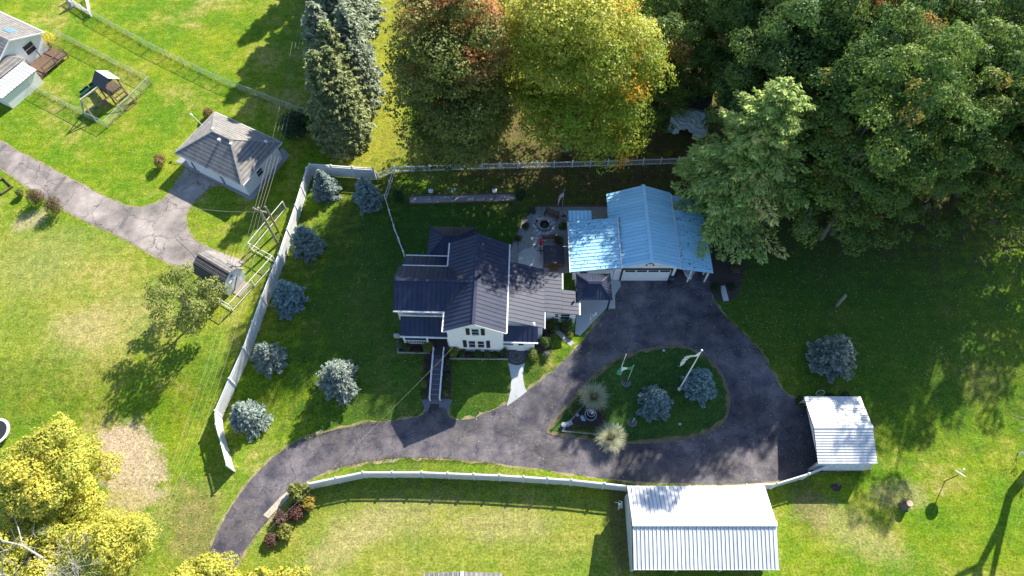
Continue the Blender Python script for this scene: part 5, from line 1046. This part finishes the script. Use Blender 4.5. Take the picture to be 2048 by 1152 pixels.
for i in range(4): wire('dark overhead wire past the neighbour garage, %s of four from the left' % ('first', 'second', 'third', 'fourth')[i], top + Vector((-0.45 + 0.3 * i, 0.1, 0.05 * i)), far + Vector((-0.5 + 0.33 * i, 0, 0.1 * i)), 1.0 + 0.25 * i, 0.02, CABLE, 'wires from the pole to the top edge')
for i in range(4): wire('pale overhead wire down along the fence, %s of four from the left' % ('first', 'second', 'third', 'fourth')[i], top + Vector((-0.4 + 0.27 * i, -0.1, -0.1 * i)), low + Vector((-0.5 + 0.36 * i, 0, 0)), 0.7 + 0.35 * i, 0.0075, PALECABLE, 'wires from the pole to the lower edge')
wire('pale service wire from the pole to the neighbour garage corner', top - Vector((0, 0, 0.4)), Vector((*W(380, 415, 3.6), 3.6)), 0.3, 0.016, PALECABLE)
wire('thin service wire crossing the front lawn to the gable', Vector((*W(936, 664, 5.9), 5.9)), Vector((*W(400, 1190, 9), 9)), 0.5, 0.0055, PALECABLE)
wire('yellow guy wire from the brace pole to the fence', P2 + Vector((0.1, 0, 3.0)), G(572, 487, 0.1), 0.0, 0.03, mat('yellow_guard', (0.5, 0.36, 0.06), 0.6))

# ================================================================== VEGETATION
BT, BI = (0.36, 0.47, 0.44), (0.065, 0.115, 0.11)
sp_lab = ['blue spruce in the fence corner against the white panels', 'blue spruce between the fence corner and the rail fence', 'blue spruce touching the boundary fence beside the utility pole', 'blue spruce against the boundary fence opposite the barn shed',
          'blue spruce against the boundary fence, second from its lower end', 'round blue spruce standing alone on the front lawn', 'pale blue spruce at the lower end of the boundary fence',
          'blue spruce in the middle of the loop island', 'blue spruce beside the tall white flagpole', 'blue spruce standing alone on the shaded right lawn']
sp_at = [((655, 388), 3.9, 1.45), ((738, 405), 4.1, 1.55), ((620, 500), 4.2, 1.65), ((584, 607), 3.8, 1.6), ((543, 724), 3.7, 1.6), ((683, 768), 3.9, 1.85), ((503, 842), 3.6, 1.65), ((1307, 812), 3.7, 1.6), ((1392, 778), 3.8, 1.6), ((1655, 722), 4.3, 2.05)]
rs_ = random.Random(3)
for i, (q_, h_, r_) in enumerate(sp_at):
    k = rs_.uniform(0.82, 1.12); g_ = rs_.uniform(-0.05, 0.05)
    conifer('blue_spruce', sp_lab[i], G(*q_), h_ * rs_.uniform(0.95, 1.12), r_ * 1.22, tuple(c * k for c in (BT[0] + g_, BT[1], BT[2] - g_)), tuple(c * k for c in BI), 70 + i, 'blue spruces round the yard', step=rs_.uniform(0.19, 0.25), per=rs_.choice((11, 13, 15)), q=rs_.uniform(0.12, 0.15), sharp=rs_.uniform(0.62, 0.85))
GT, GI = (0.36, 0.40, 0.17), (0.09, 0.15, 0.06)
def at_apex(u, v, h): x, y = W(u, v, 1.4 + h); return Vector((x, y, gz(y)))
cA = conifer('tall_spruce', 'tall green spruce with yellowish tips, nearest the fence corner', at_apex(622, 100, 13), 13, 3.2, GT, GI, 90, 'spruce row along the lawn strip', step=0.40, per=16, q=0.27, sharp=0.58)
cB = conifer('tall_spruce', 'tall blue grey spruce at the top edge, left side of its row', at_apex(618, 0, 14), 14, 3.2, (0.38, 0.44, 0.30), (0.12, 0.17, 0.105), 91, 'spruce row along the lawn strip', step=0.40, per=16, q=0.27, sharp=0.58)
for src, u, v, h, lab in ((cA, 650, 92, 12.5, 'tall green spruce close behind the yellow tipped one'), (cA, 646, 40, 13, 'tall green spruce in the middle of the row'), (cB, 680, 6, 13, 'tall grey spruce at the top edge beside the yellow lawn strip'), (cA, 680, 175, 8, 'shorter brownish spruce on the lawn strip side of the row'), (cB, 692, 75, 10, 'grey spruce on the lawn strip side of the row'),
                          (cA, 664, 215, 6.5, 'small green spruce at the lower end of the row'), (cB, 645, -60, 14.5, 'tall grey spruce mostly beyond the top edge')):
    o = copy_tree(src); o.location = at_apex(u, v, h); hh = 13 if src is cA else 14; o.scale = (max(0.72, h / hh),) * 2 + (h / hh,); o.rotation_euler = (0, 0, u * 0.37); o['label'] = lab
for k, (x, y) in enumerate(((-20, 67), (-19.4, 71), (-20.3, 75.5), (-19.5, 80), (-20.5, 85))):
    o = copy_tree(cB); o.location = (x, y, 1.4); o.rotation_euler = (0, 0, y); o.scale = (1.2, 1.2, 1.15); o['label'] = 'tall grey spruce, %s beyond the top edge, shading the far lawn' % ('first', 'second', 'third', 'fourth', 'fifth')[k]

def pal_red(q, bi, rng):
    k = vary(bi, rng); f = np.clip(0.36 + 0.75 * q[:, 1] + 0.45 * q[:, 2] + 1.0 * (vary(bi, rng) - 0.5) + rng.normal(size=len(q)) * 0.07, 0, 1)
    turned = mixc((0.62, 0.18, 0.09), (0.62, 0.46, 0.17), np.clip(k * 1.1 + rng.normal(size=len(q)) * 0.08, 0, 1)); green = mixc((0.10, 0.16, 0.035), (0.24, 0.25, 0.055), k)
    f = np.clip((f - 0.46) * 3.2, 0, 1); c = green * (1 - f[:, None]) + turned * f[:, None]
    return jitter(c, rng, 0.2)
def pal_yel(q, bi, rng):
    k = vary(bi, rng); f = np.clip(0.42 + 0.55 * q[:, 1] + 0.22 * q[:, 2] + 0.75 * (k - 0.5) + rng.normal(size=len(q)) * 0.06, 0, 1)
    c = mixc((0.22, 0.31, 0.026), (0.74, 0.68, 0.14), f); org = ((q[:, 0] > 0.45) & (k > 0.74)) | (k > 0.96)
    c[org] = mixc((0.60, 0.33, 0.02), (0.68, 0.45, 0.04), rng.uniform(0, 1, org.sum())); return jitter(c, rng, 0.18)
broadleaf('red_maple', 'maple turning red at the top, beside the yellow lawn strip', 'maple tree', (-5.6, 50.0, 1.4), 7.2, 10.6, -2.6, 27.5, 225, 760, 0.145, pal_red, 5, rt=0.42, rb=(0.12, 0.27))
broadleaf('yellow_maple', 'large maple turning yellow, overhanging the picket fence', 'maple tree', (6.2, 50.8, 1.4), 9.3, 10.0, -2.6, 27.0, 260, 900, 0.145, pal_yel, 6, rt=0.5, rb=(0.09, 0.22))
broadleaf('green_maple', 'green tree between and behind the red and yellow maples', 'maple tree', (0.5, 61.5, 1.4), 5.5, 5.0, 0.0, 14.0, 80, 700, 0.15, pal2((0.09, 0.15, 0.03), (0.26, 0.28, 0.045)), 8, rt=0.3, rb=(0.14, 0.28))
conifer('feathery_conifer', 'light green feathery conifer hanging over the garage roof', (22.3, 41.6, 1.4), 19.5, 7.5, (0.52, 0.62, 0.17), (0.18, 0.33, 0.07), 95, None, step=0.70, per=14, q=0.25, accent=((0.80, 0.72, 0.25), 0.05), cat='conifer tree', skirt=0.13, sharp=0.50)
# the wood: three kinds of crown, each tree a copy of one of them
WG = 'trees of the dark wood'
def pal_wood(a, b, o, po):
    def f(q, bi, rng):
        k = vary(bi, rng); c = mixc(a, b, np.clip(k * 0.8 + rng.uniform(0, 0.2, len(q)), 0, 1)); m_ = (k > 1 - po) & (rng.uniform(0, 1, len(q)) < 0.7); c[m_] = o; return jitter(c, rng, 0.22)
    return f
wv = [broadleaf('woodland_tree', 'x', 'tree', (0, 0, 0), 5.2, 5.2, -2.0, 21.0, 125, 560, 0.14, pal_wood((0.070, 0.160, 0.040), (0.185, 0.285, 0.060), (0.28, 0.28, 0.06), 0.05), 11, WG, 0.30, rb=(0.12, 0.28), shell=0.72),
      broadleaf('woodland_tree', 'x', 'tree', (0, 0, 0), 5.6, 5.2, -2.0, 22.0, 130, 560, 0.14, pal_wood((0.076, 0.162, 0.036), (0.215, 0.290, 0.050), (0.34, 0.18, 0.05), 0.05), 12, WG, 0.32, rb=(0.12, 0.28), shell=0.72),
      broadleaf('woodland_tree', 'x', 'tree', (0, 0, 0), 5.0, 5.4, -2.0, 19.5, 115, 540, 0.135, pal_wood((0.062, 0.150, 0.042), (0.165, 0.255, 0.058), (0.24, 0.16, 0.08), 0.06), 13, WG, 0.28, rb=(0.12, 0.28), shell=0.72),
      broadleaf('woodland_tree', 'x', 'tree', (0, 0, 0), 5.2, 5.2, -2.0, 20.5, 70, 520, 0.135, pal_wood((0.074, 0.165, 0.040), (0.215, 0.300, 0.055), (0.34, 0.28, 0.06), 0.08), 14, WG, 0.28, rb=(0.10, 0.24), shell=0.80)]
rw = random.Random(21); ORD = ['first', 'second', 'third', 'fourth', 'fifth', 'sixth', 'seventh', 'eighth', 'ninth', 'tenth']
rows = (('top edge row', 22, (1330, 1425, 1480, 1530, 1610, 1700, 1795, 1890, 1985, 2075)), ('second row', 118, (1318, 1545, 1600, 1665, 1760, 1860, 1950, 2045)), ('third row', 212, (1690, 1790, 1880, 1975, 2070)), ('right hand fringe', 150, (2150, 2190)), ('right hand border', 275, (2165, 2250)),
        ('fourth row', 282, (1705, 1790, 1880, 1970, 2075)), ('lawn edge row', 326, (1735, 1812)))
i = 0; used = set()
for rn, v, us in rows:
    for k, u in enumerate(us):
        s = rw.uniform(0.88, 1.10); sz = rw.uniform(1.08, 1.30)
        if rn == 'lawn edge row': s *= 0.88; sz *= 0.92
        if u < 1440: s *= 0.78; sz *= 0.62
        if u > 1850: sz *= 0.90
        zc = 11.5 * sz; x, y = W(u + rw.uniform(-14, 14), v + rw.uniform(-12, 12), 1.4 + zc)
        thin = 3 if (u > 1860 or rn in ('fourth row', 'lawn edge row')) else i % 3; o = wv[thin] if thin not in used else copy_tree(wv[thin]); used.add(thin); i += 1
        o.location = (x, y, 1.4); o.rotation_euler = (0, 0, rw.uniform(0, 6.28)); o.scale = (s, s, sz)
        o['label'] = 'dark green broadleaf tree, %s from the left in the %s of the wood' % (ORD[k], rn)
# left yard tree
broadleaf('young_tree', 'small green tree beside the barn shed casting a long shadow', 'tree', G(396, 640), 2.9, 2.7, 1.2, 6.6, 70, 300, 0.10, pal2((0.15, 0.22, 0.03), (0.42, 0.43, 0.14)), 31, rt=0.14, count=10, rb=(0.12, 0.24), shell=0.85, spray=0.8)
# yellow trees, lower left
pal_gold = lambda q, bi, rng: jitter(mixc((0.70, 0.62, 0.10), (0.40, 0.46, 0.08), np.clip(vary(bi, rng) * 0.8 + rng.uniform(-0.1, 0.3, len(q)), 0, 1)), rng, 0.25)
def at_crown(u, v, zc): x, y = W(u, v, zc); return Vector((x, y, gz(y)))
broadleaf('golden_tree', 'bright golden tree at the left edge above bare branches', 'tree', at_crown(82, 945, 6.0), 4.0, 3.6, 0.6, 9.0, 100, 520, 0.11, pal_gold, 41, 'golden trees in the lower left', rt=0.22, shell=0.75)
broadleaf('golden_tree', 'golden tree in the bottom left corner behind a bare crown', 'tree', at_crown(60, 1110, 4.0), 4.2, 3.0, 1.0, 6.0, 70, 420, 0.11, pal_gold, 42, 'golden trees in the lower left', rt=0.18, shell=0.75, drop=0.45)
broadleaf('golden_tree', 'golden tree at the bottom edge overlapping the lower drive', 'tree', at_crown(410, 1165, 4.0), 3.4, 2.3, 1.2, 6.2, 60, 360, 0.11, pal_gold, 43, 'golden trees in the lower left', rt=0.16, shell=0.78, drop=0.1)
broadleaf('golden_tree', 'thin golden tree between the two bare crowns', 'tree', at_crown(225, 1085, 4.0), 3.8, 2.8, 1.2, 6.6, 80, 340, 0.10, pal_gold, 44, 'golden trees in the lower left', rt=0.14, shell=0.74, drop=0.3)
broadleaf('golden_tree', 'low golden tree at the bottom edge right of the lower drive', 'tree', at_crown(545, 1168, 2.5), 2.6, 1.5, 0.5, 3.6, 34, 170, 0.12, pal_gold, 45, 'golden trees in the lower left', rt=0.12, shell=0.78, drop=0.2)
def bare_tree(name, label, loc, h, spread, rt, bark, seed, cat='bare tree', depth=6, lean=(0, 0), fork=0.30, cut=0.012):
    rr = random.Random(seed); t = thing(name, label, cat, loc); tr = MB(); br = MB()
    def grow(mb, p, d, l, r, lv):
        e = p + d * l; m1 = p + d * l * 0.5 + Vector((rr.gauss(0, 1), rr.gauss(0, 1), rr.gauss(0, 1))) * l * 0.05
        mb.tube([p, m1, e], [r, r * 0.85, r * 0.7], 8 if r > 0.06 else 5 if r > 0.02 else 3, False)
        if lv <= 0 or r < cut * 0.6: return
        for k in range(3 if rr.random() < 0.6 else 2):
            q = Vector((rr.gauss(0, 1), rr.gauss(0, 1), rr.gauss(0.25, 0.6))); q = (d * 1.15 + q.normalized() * spread).normalized()
            grow(br, e, q, l * rr.uniform(0.66, 0.88), max(cut, r * rr.uniform(0.52, 0.7)), lv - 1)
    grow(tr, Vector((0, 0, -0.1)), Vector((lean[0], lean[1], 1)).normalized(), h * fork, rt, depth)
    tr.build('trunk', bark, t, fix=False, smooth=True); br.build('branches', bark, t, fix=False, smooth=True); return t
x, y = W(140, 1150, 3.5); bare_tree('bare_tree', 'pale bare tree spreading white branches over the golden leaves', (x + 1.2, y - 1.2, 0), 12.0, 0.80, 0.17, PALEBARK, 51, lean=(-0.40, 0.25), cut=0.017, fork=0.40)
x, y = W(255, 1148, 3.0); bare_tree('bare_tree', 'pale bare tree forking upright beside the golden thicket', (x + 0.2, y - 1.2, 0), 10.5, 0.72, 0.15, PALEBARK, 52, lean=(-0.05, 0.2), cut=0.016, fork=0.38)
bare_tree('bare_tree', 'large bare tree beyond the lower right corner throwing branch shadows', (49.8, 19.8, 0.0), 16, 0.95, 0.50, BARK, 57, lean=(-0.42, -0.05), cut=0.05, fork=0.36, depth=7)
bare_tree('dry_shrub', 'dry pale bare shrub at the right edge', G(2036, 905), 2.2, 0.95, 0.05, PALEBARK, 54, 'shrub', 5, cut=0.012, fork=0.22)
bare_tree('dry_shrub', 'small dry bare shrub at the right edge of the lower lawn', G(2046, 972), 1.4, 0.95, 0.04, PALEBARK, 55, 'shrub', 4, cut=0.012, fork=0.22)
# shrubs
RUST = pal2((0.24, 0.15, 0.06), (0.36, 0.26, 0.10)); PLUM = pal2((0.15, 0.07, 0.055), (0.16, 0.17, 0.05)); BOX = pal2((0.05, 0.10, 0.018), (0.10, 0.16, 0.03)); LIME = pal2((0.13, 0.19, 0.03), (0.24, 0.28, 0.05)); DARKG = pal2((0.022, 0.055, 0.020), (0.05, 0.09, 0.03)); WINE = pal2((0.07, 0.035, 0.03), (0.13, 0.09, 0.05))
for (u, v, r_, h_, pal_, lab) in ((420, 234, 0.62, 1.2, RUST, 'round rusty bush behind the neighbour garage'), (326, 332, 0.72, 1.5, RUST, 'round tan bush on the lawn left of the garage'), (84, 406, 1.0, 1.9, PLUM, 'round plum coloured bush below the old drive, left one'), (119, 424, 1.0, 1.9, PLUM, 'round plum coloured bush below the old drive, right one'),
                                  (46, 392, 0.45, 1.0, LIME, 'small lime bush beside the two plum bushes'), (103, 92, 1.3, 1.9, pal2((0.70, 0.58, 0.05), (0.42, 0.42, 0.06)), 'bright yellow bush beside the brown deck')):
    blob_bush('round_bush', lab, G(u, v), r_, r_, h_, pal_, int(u), 1500, 0.075, base=0.08, lobes=5)
blob_bush('dark_bush', 'broad dark bush under the wires beside the spruce row', G(600, 272), 2.0, 1.8, 3.2, DARKG, 61, 2600, 0.13, base=0.1)
blob_bush('arborvitae', 'narrow green arborvitae at the left end of the gravel lane', G(801, 408), 0.62, 0.62, 2.4, pal2((0.03, 0.085, 0.02), (0.055, 0.12, 0.03)), 62, 1500, 0.08, lobes=5); blob_bush('arborvitae', 'dark green arborvitae at the patio end of the gravel lane', G(1042, 400), 0.7, 0.65, 1.8, pal2((0.03, 0.085, 0.02), (0.055, 0.12, 0.03)), 63, 1500, 0.08, lobes=5)
for i, (u, v, r_, h_, pal_, lab) in enumerate(((858, 700, 0.62, 1.2, LIME, 'bright green hydrangea left of the porch steps'), (908, 706, 0.60, 1.1, LIME, 'bright green hydrangea right of the porch steps'), (814, 696, 0.5, 0.8, BOX, 'rounded green shrub below the porch railing'), (834, 700, 0.42, 0.6, WINE, 'low wine dark plant below the porch railing'), (800, 693, 0.42, 0.7, pal2((0.10, 0.14, 0.08), (0.2, 0.24, 0.16)), 'pale grey green plant at the porch corner'),
        (925, 710, 0.42, 0.7, BOX, 'small green shrub under the left gable windows'), (940, 712, 0.38, 0.55, WINE, 'dark red low shrub under the gable windows'), (957, 711, 0.45, 0.75, BOX, 'small green shrub under the middle of the gable'), (976, 712, 0.45, 0.7, pal2((0.08, 0.13, 0.03), (0.16, 0.2, 0.05)), 'light green shrub under the right gable windows'), (992, 712, 0.40, 0.6, BOX, 'small green shrub at the right end of the gable bed'),
        (1008, 708, 0.40, 0.9, BOX, 'green shrub beside the round entry landing'), (1066, 712, 0.62, 0.9, LIME, 'leafy green shrub right of the entry landing'), (1090, 690, 0.60, 1.3, BOX, 'globe shaped green shrub at the corner of the entry wing'), (1085, 668, 0.55, 0.9, WINE, 'wine red shrub beside the white downspout'), (1098, 656, 0.55, 0.9, WINE, 'reddish shrub behind the globe shrub'),
        (1108, 655, 0.75, 1.2, BOX, 'big green shrub under the right wing windows, left half'), (1135, 653, 0.8, 1.3, BOX, 'big green shrub under the right wing windows, right half'), (1140, 672, 0.4, 0.5, LIME, 'small yellow green plant by the garage pad corner'), (1093, 712, 0.42, 0.6, pal2((0.12, 0.15, 0.11), (0.24, 0.26, 0.2)), 'silvery plant at the corner of the side bed'),
        (854, 728, 0.32, 0.6, WINE, 'dark plant left of the steps near the porch'), (852, 750, 0.34, 0.6, BOX, 'green plant left of the steps, second down'), (849, 772, 0.36, 0.7, LIME, 'light green plant left of the steps, third down'), (847, 789, 0.32, 0.5, BOX, 'green plant left of the steps at the bottom'),
        (897, 728, 0.34, 0.6, BOX, 'green plant right of the steps near the porch'), (896, 750, 0.34, 0.6, DARKG, 'dark green plant right of the steps, second down'), (894, 770, 0.34, 0.6, BOX, 'green plant right of the steps, third down'), (893, 788, 0.32, 0.5, LIME, 'light green plant right of the steps at the bottom'),
        (1052, 455, 0.42, 0.6, BOX, 'small green plant on the lawn side of the gravel patio'), (1036, 480, 0.42, 0.6, BOX, 'small green plant beside the torch near the house'), (1066, 424, 0.42, 0.5, pal2((0.07, 0.11, 0.06), (0.14, 0.18, 0.1)), 'grey green plant at the back corner of the patio'), (1126, 455, 0.5, 0.7, BOX, 'green plant beside the stone urn'), (1118, 484, 0.5, 0.6, pal2((0.16, 0.1, 0.04), (0.2, 0.16, 0.07)), 'brown dying plant between bench and garage'),
        (1597, 806, 0.55, 0.8, BOX, 'leafy green plant at the back corner of the carport'), (1660, 796, 0.5, 0.5, pal2((0.05, 0.09, 0.04), (0.1, 0.14, 0.07)), 'low green plant behind the carport, left'), (1690, 796, 0.5, 0.45, pal2((0.05, 0.09, 0.04), (0.1, 0.14, 0.07)), 'low green plant behind the carport, right'),
        (1432, 578, 0.6, 0.8, DARKG, 'dark shrub in the tree bed beside the lean-to'), (1462, 575, 0.5, 0.6, DARKG, 'dark shrub right of the pale slab in the tree bed'), (1470, 540, 0.6, 0.7, pal2((0.16, 0.12, 0.07), (0.2, 0.17, 0.08)), 'brown dry plant in the tree bed'))):
    blob_bush('garden_shrub', lab, G(u, v), r_, r_, h_, pal_, 300 + i, int(420 + 900 * r_), 0.065 if r_ > 0.45 else 0.055, 'shrubs planted round the house and yard')
STRAP = pal2((0.30, 0.30, 0.06), (0.16, 0.20, 0.04))
for i, (u, v, r_, h_, pal_, lab, lf) in enumerate(((604, 990, 0.95, 1.5, STRAP, 'yellow green bush at the lower fence end', 0.17), (620, 1010, 0.7, 1.1, pal2((0.44, 0.30, 0.03), (0.3, 0.26, 0.05)), 'orange yellow bush at the lower fence end', 0.12), (597, 1026, 0.85, 1.1, pal2((0.12, 0.05, 0.04), (0.20, 0.11, 0.07)), 'dark red brown bush below the yellow green one', 0.11), (566, 1040, 0.8, 1.0, pal2((0.10, 0.05, 0.04), (0.17, 0.11, 0.07)), 'dark brown bush beside the lower drive', 0.10),
        (575, 1066, 0.75, 1.0, STRAP, 'small yellow green bush among the dark bushes', 0.12), (545, 1082, 0.7, 0.8, pal2((0.12, 0.07, 0.05), (0.2, 0.12, 0.08)), 'brown low bush at the lower end of the bush strip', 0.10))):
    blob_bush('border_bush', lab, G(u, v), r_, r_, h_, pal_, 500 + i, 900, lf, 'bushes beside the lower drive')

# fallen leaves and lawn litter: too many to count
def litter(name, label, boxes, n, cols, seed, lift):
    rng = np.random.default_rng(seed); C = []
    for (u0, u1, v0, v1, k) in boxes:
        for _ in range(int(n * k)): q = G(rng.uniform(u0, u1), rng.uniform(v0, v1), lift); C.append((q.x, q.y, q.z))
    C = np.array(C); k = len(C); Nn = unit(np.stack([rng.normal(size=k) * 0.35, rng.normal(size=k) * 0.35, np.ones(k)], 1)); s = rng.uniform(0.035, 0.085, k)
    o = np_mesh(name, leaves(C, Nn, s, s * 0.6, rng), k, LEAF, jitter(np.array(cols)[rng.integers(0, len(cols), k)], rng, 0.3), None); return tag(o, label, 'leaves', kind='stuff')
litter('fallen_leaves', 'pale fallen leaves scattered over the shaded lawns and drive', ((1480, 2040, 430, 760, 0.42), (1230, 1600, 570, 720, 0.07), (620, 1040, 350, 840, 0.14), (1040, 1460, 340, 420, 0.13), (1500, 2040, 760, 1000, 0.08), (1100, 1450, 690, 890, 0.05), (900, 1640, 830, 965, 0.04), (760, 1300, 300, 345, 0.07)), 6500, [(0.42, 0.32, 0.14), (0.30, 0.16, 0.06), (0.50, 0.45, 0.30), (0.36, 0.30, 0.06)], 77, 0.05)
def weeds(lines, per, seed):
    rng = np.random.default_rng(seed); V = []; col = []
    for pts_ in lines:
        P = [Vector((*G0(*p), 0)) for p in pts_]
        for a, b in zip(P, P[1:]):
            for _ in range(int((b - a).length * per)):
                c = a.lerp(b, rng.uniform()) + Vector((rng.normal() * 0.10, rng.normal() * 0.10, 0)); z = gz(c.y); t_ = rng.uniform(0, 6.28); w = rng.uniform(0.01, 0.03); hh = rng.uniform(0.12, 0.38); le = rng.normal(size=2) * 0.12; d = (math.cos(t_) * w, math.sin(t_) * w)
                V += [(c.x - d[0], c.y - d[1], z), (c.x + d[0], c.y + d[1], z), (c.x + le[0] + d[0] * 0.3, c.y + le[1] + d[1] * 0.3, z + hh), (c.x + le[0] - d[0] * 0.3, c.y + le[1] - d[1] * 0.3, z + hh)]
                k = rng.uniform(); col.append((0.10 + 0.22 * k, 0.17 + 0.12 * k, 0.015 + 0.05 * k))
    return tag(np_mesh('fence_weeds', np.array(V), len(col), BLADE, jitter(np.array(col), rng, 0.25)), 'unmown grass tufts along the feet of fences and sheds', 'weeds', kind='stuff')
weeds((((469, 942), (447, 862), (445, 835), (500, 712), (535, 612), (568, 528), (600, 432), (622, 358), (752, 359)), ((627, 977), (733, 955), (848, 955), (1000, 961), (1140, 970), (1268, 984)), ((1540, 977), (1602, 958), (1648, 938)), ((756, 359), (790, 345), (1000, 338), (1180, 334), (1390, 327)), ((790, 346), (772, 402), (790, 462), (809, 513)),
       ((186, 34), (300, 98), (440, 166), (560, 212), (640, 243)), ((118, 74), (304, 168), (216, 256), (178, 238), (86, 190), (55, 172)), ((1262, 1005), (1268, 1150)), ((1640, 947), (1727, 947)), ((555, 908), (600, 881), (660, 862), (740, 846), (805, 839)), ((660, 941), (720, 926), (790, 917), (850, 916), (1000, 928)), ((1450, 632), (1510, 690), (1546, 745))), 26, 79)
litter('golden_litter', 'yellow fallen leaves under the golden trees and maples', ((0, 430, 840, 1150, 0.55), (690, 1010, 255, 350, 0.35), (480, 640, 1000, 1150, 0.10)), 2600, [(0.62, 0.48, 0.06), (0.5, 0.36, 0.08), (0.42, 0.24, 0.06)], 80, 0.05)
def roof_litter():
    rng = np.random.default_rng(78); C = []
    for _ in range(170): x = rng.uniform(-7.4, -2.9) ; C.append((13.2 + x, 34.2 + rng.uniform(0, 5.7), 1.4 + 3.06 + (x + 2.78) * 0.174 + 0.06))
    for _ in range(200): x = rng.uniform(3.0, 6.2); C.append((13.2 + x, 34.2 + rng.uniform(0, 8.6), 1.4 + 2.80 - (x - 2.9) * 0.231 + 0.07))
    for _ in range(45): C.append((13.2 - 2.62 + rng.normal() * 0.08, 34.2 + rng.uniform(1.5, 5.7), 1.4 + 3.16))
    C = np.array(C); k = len(C); Nn = unit(np.stack([rng.normal(size=k) * 0.4, rng.normal(size=k) * 0.4, np.ones(k)], 1)); s = rng.uniform(0.04, 0.10, k)
    return tag(np_mesh('roof_leaves', leaves(C, Nn, s, s * 0.6, rng), k, LEAF, jitter(np.tile([[0.07, 0.06, 0.05]], (k, 1)), rng, 0.4), None), 'dark leaves lying on the pale garage roofs', 'leaves', kind='stuff')
roof_litter()
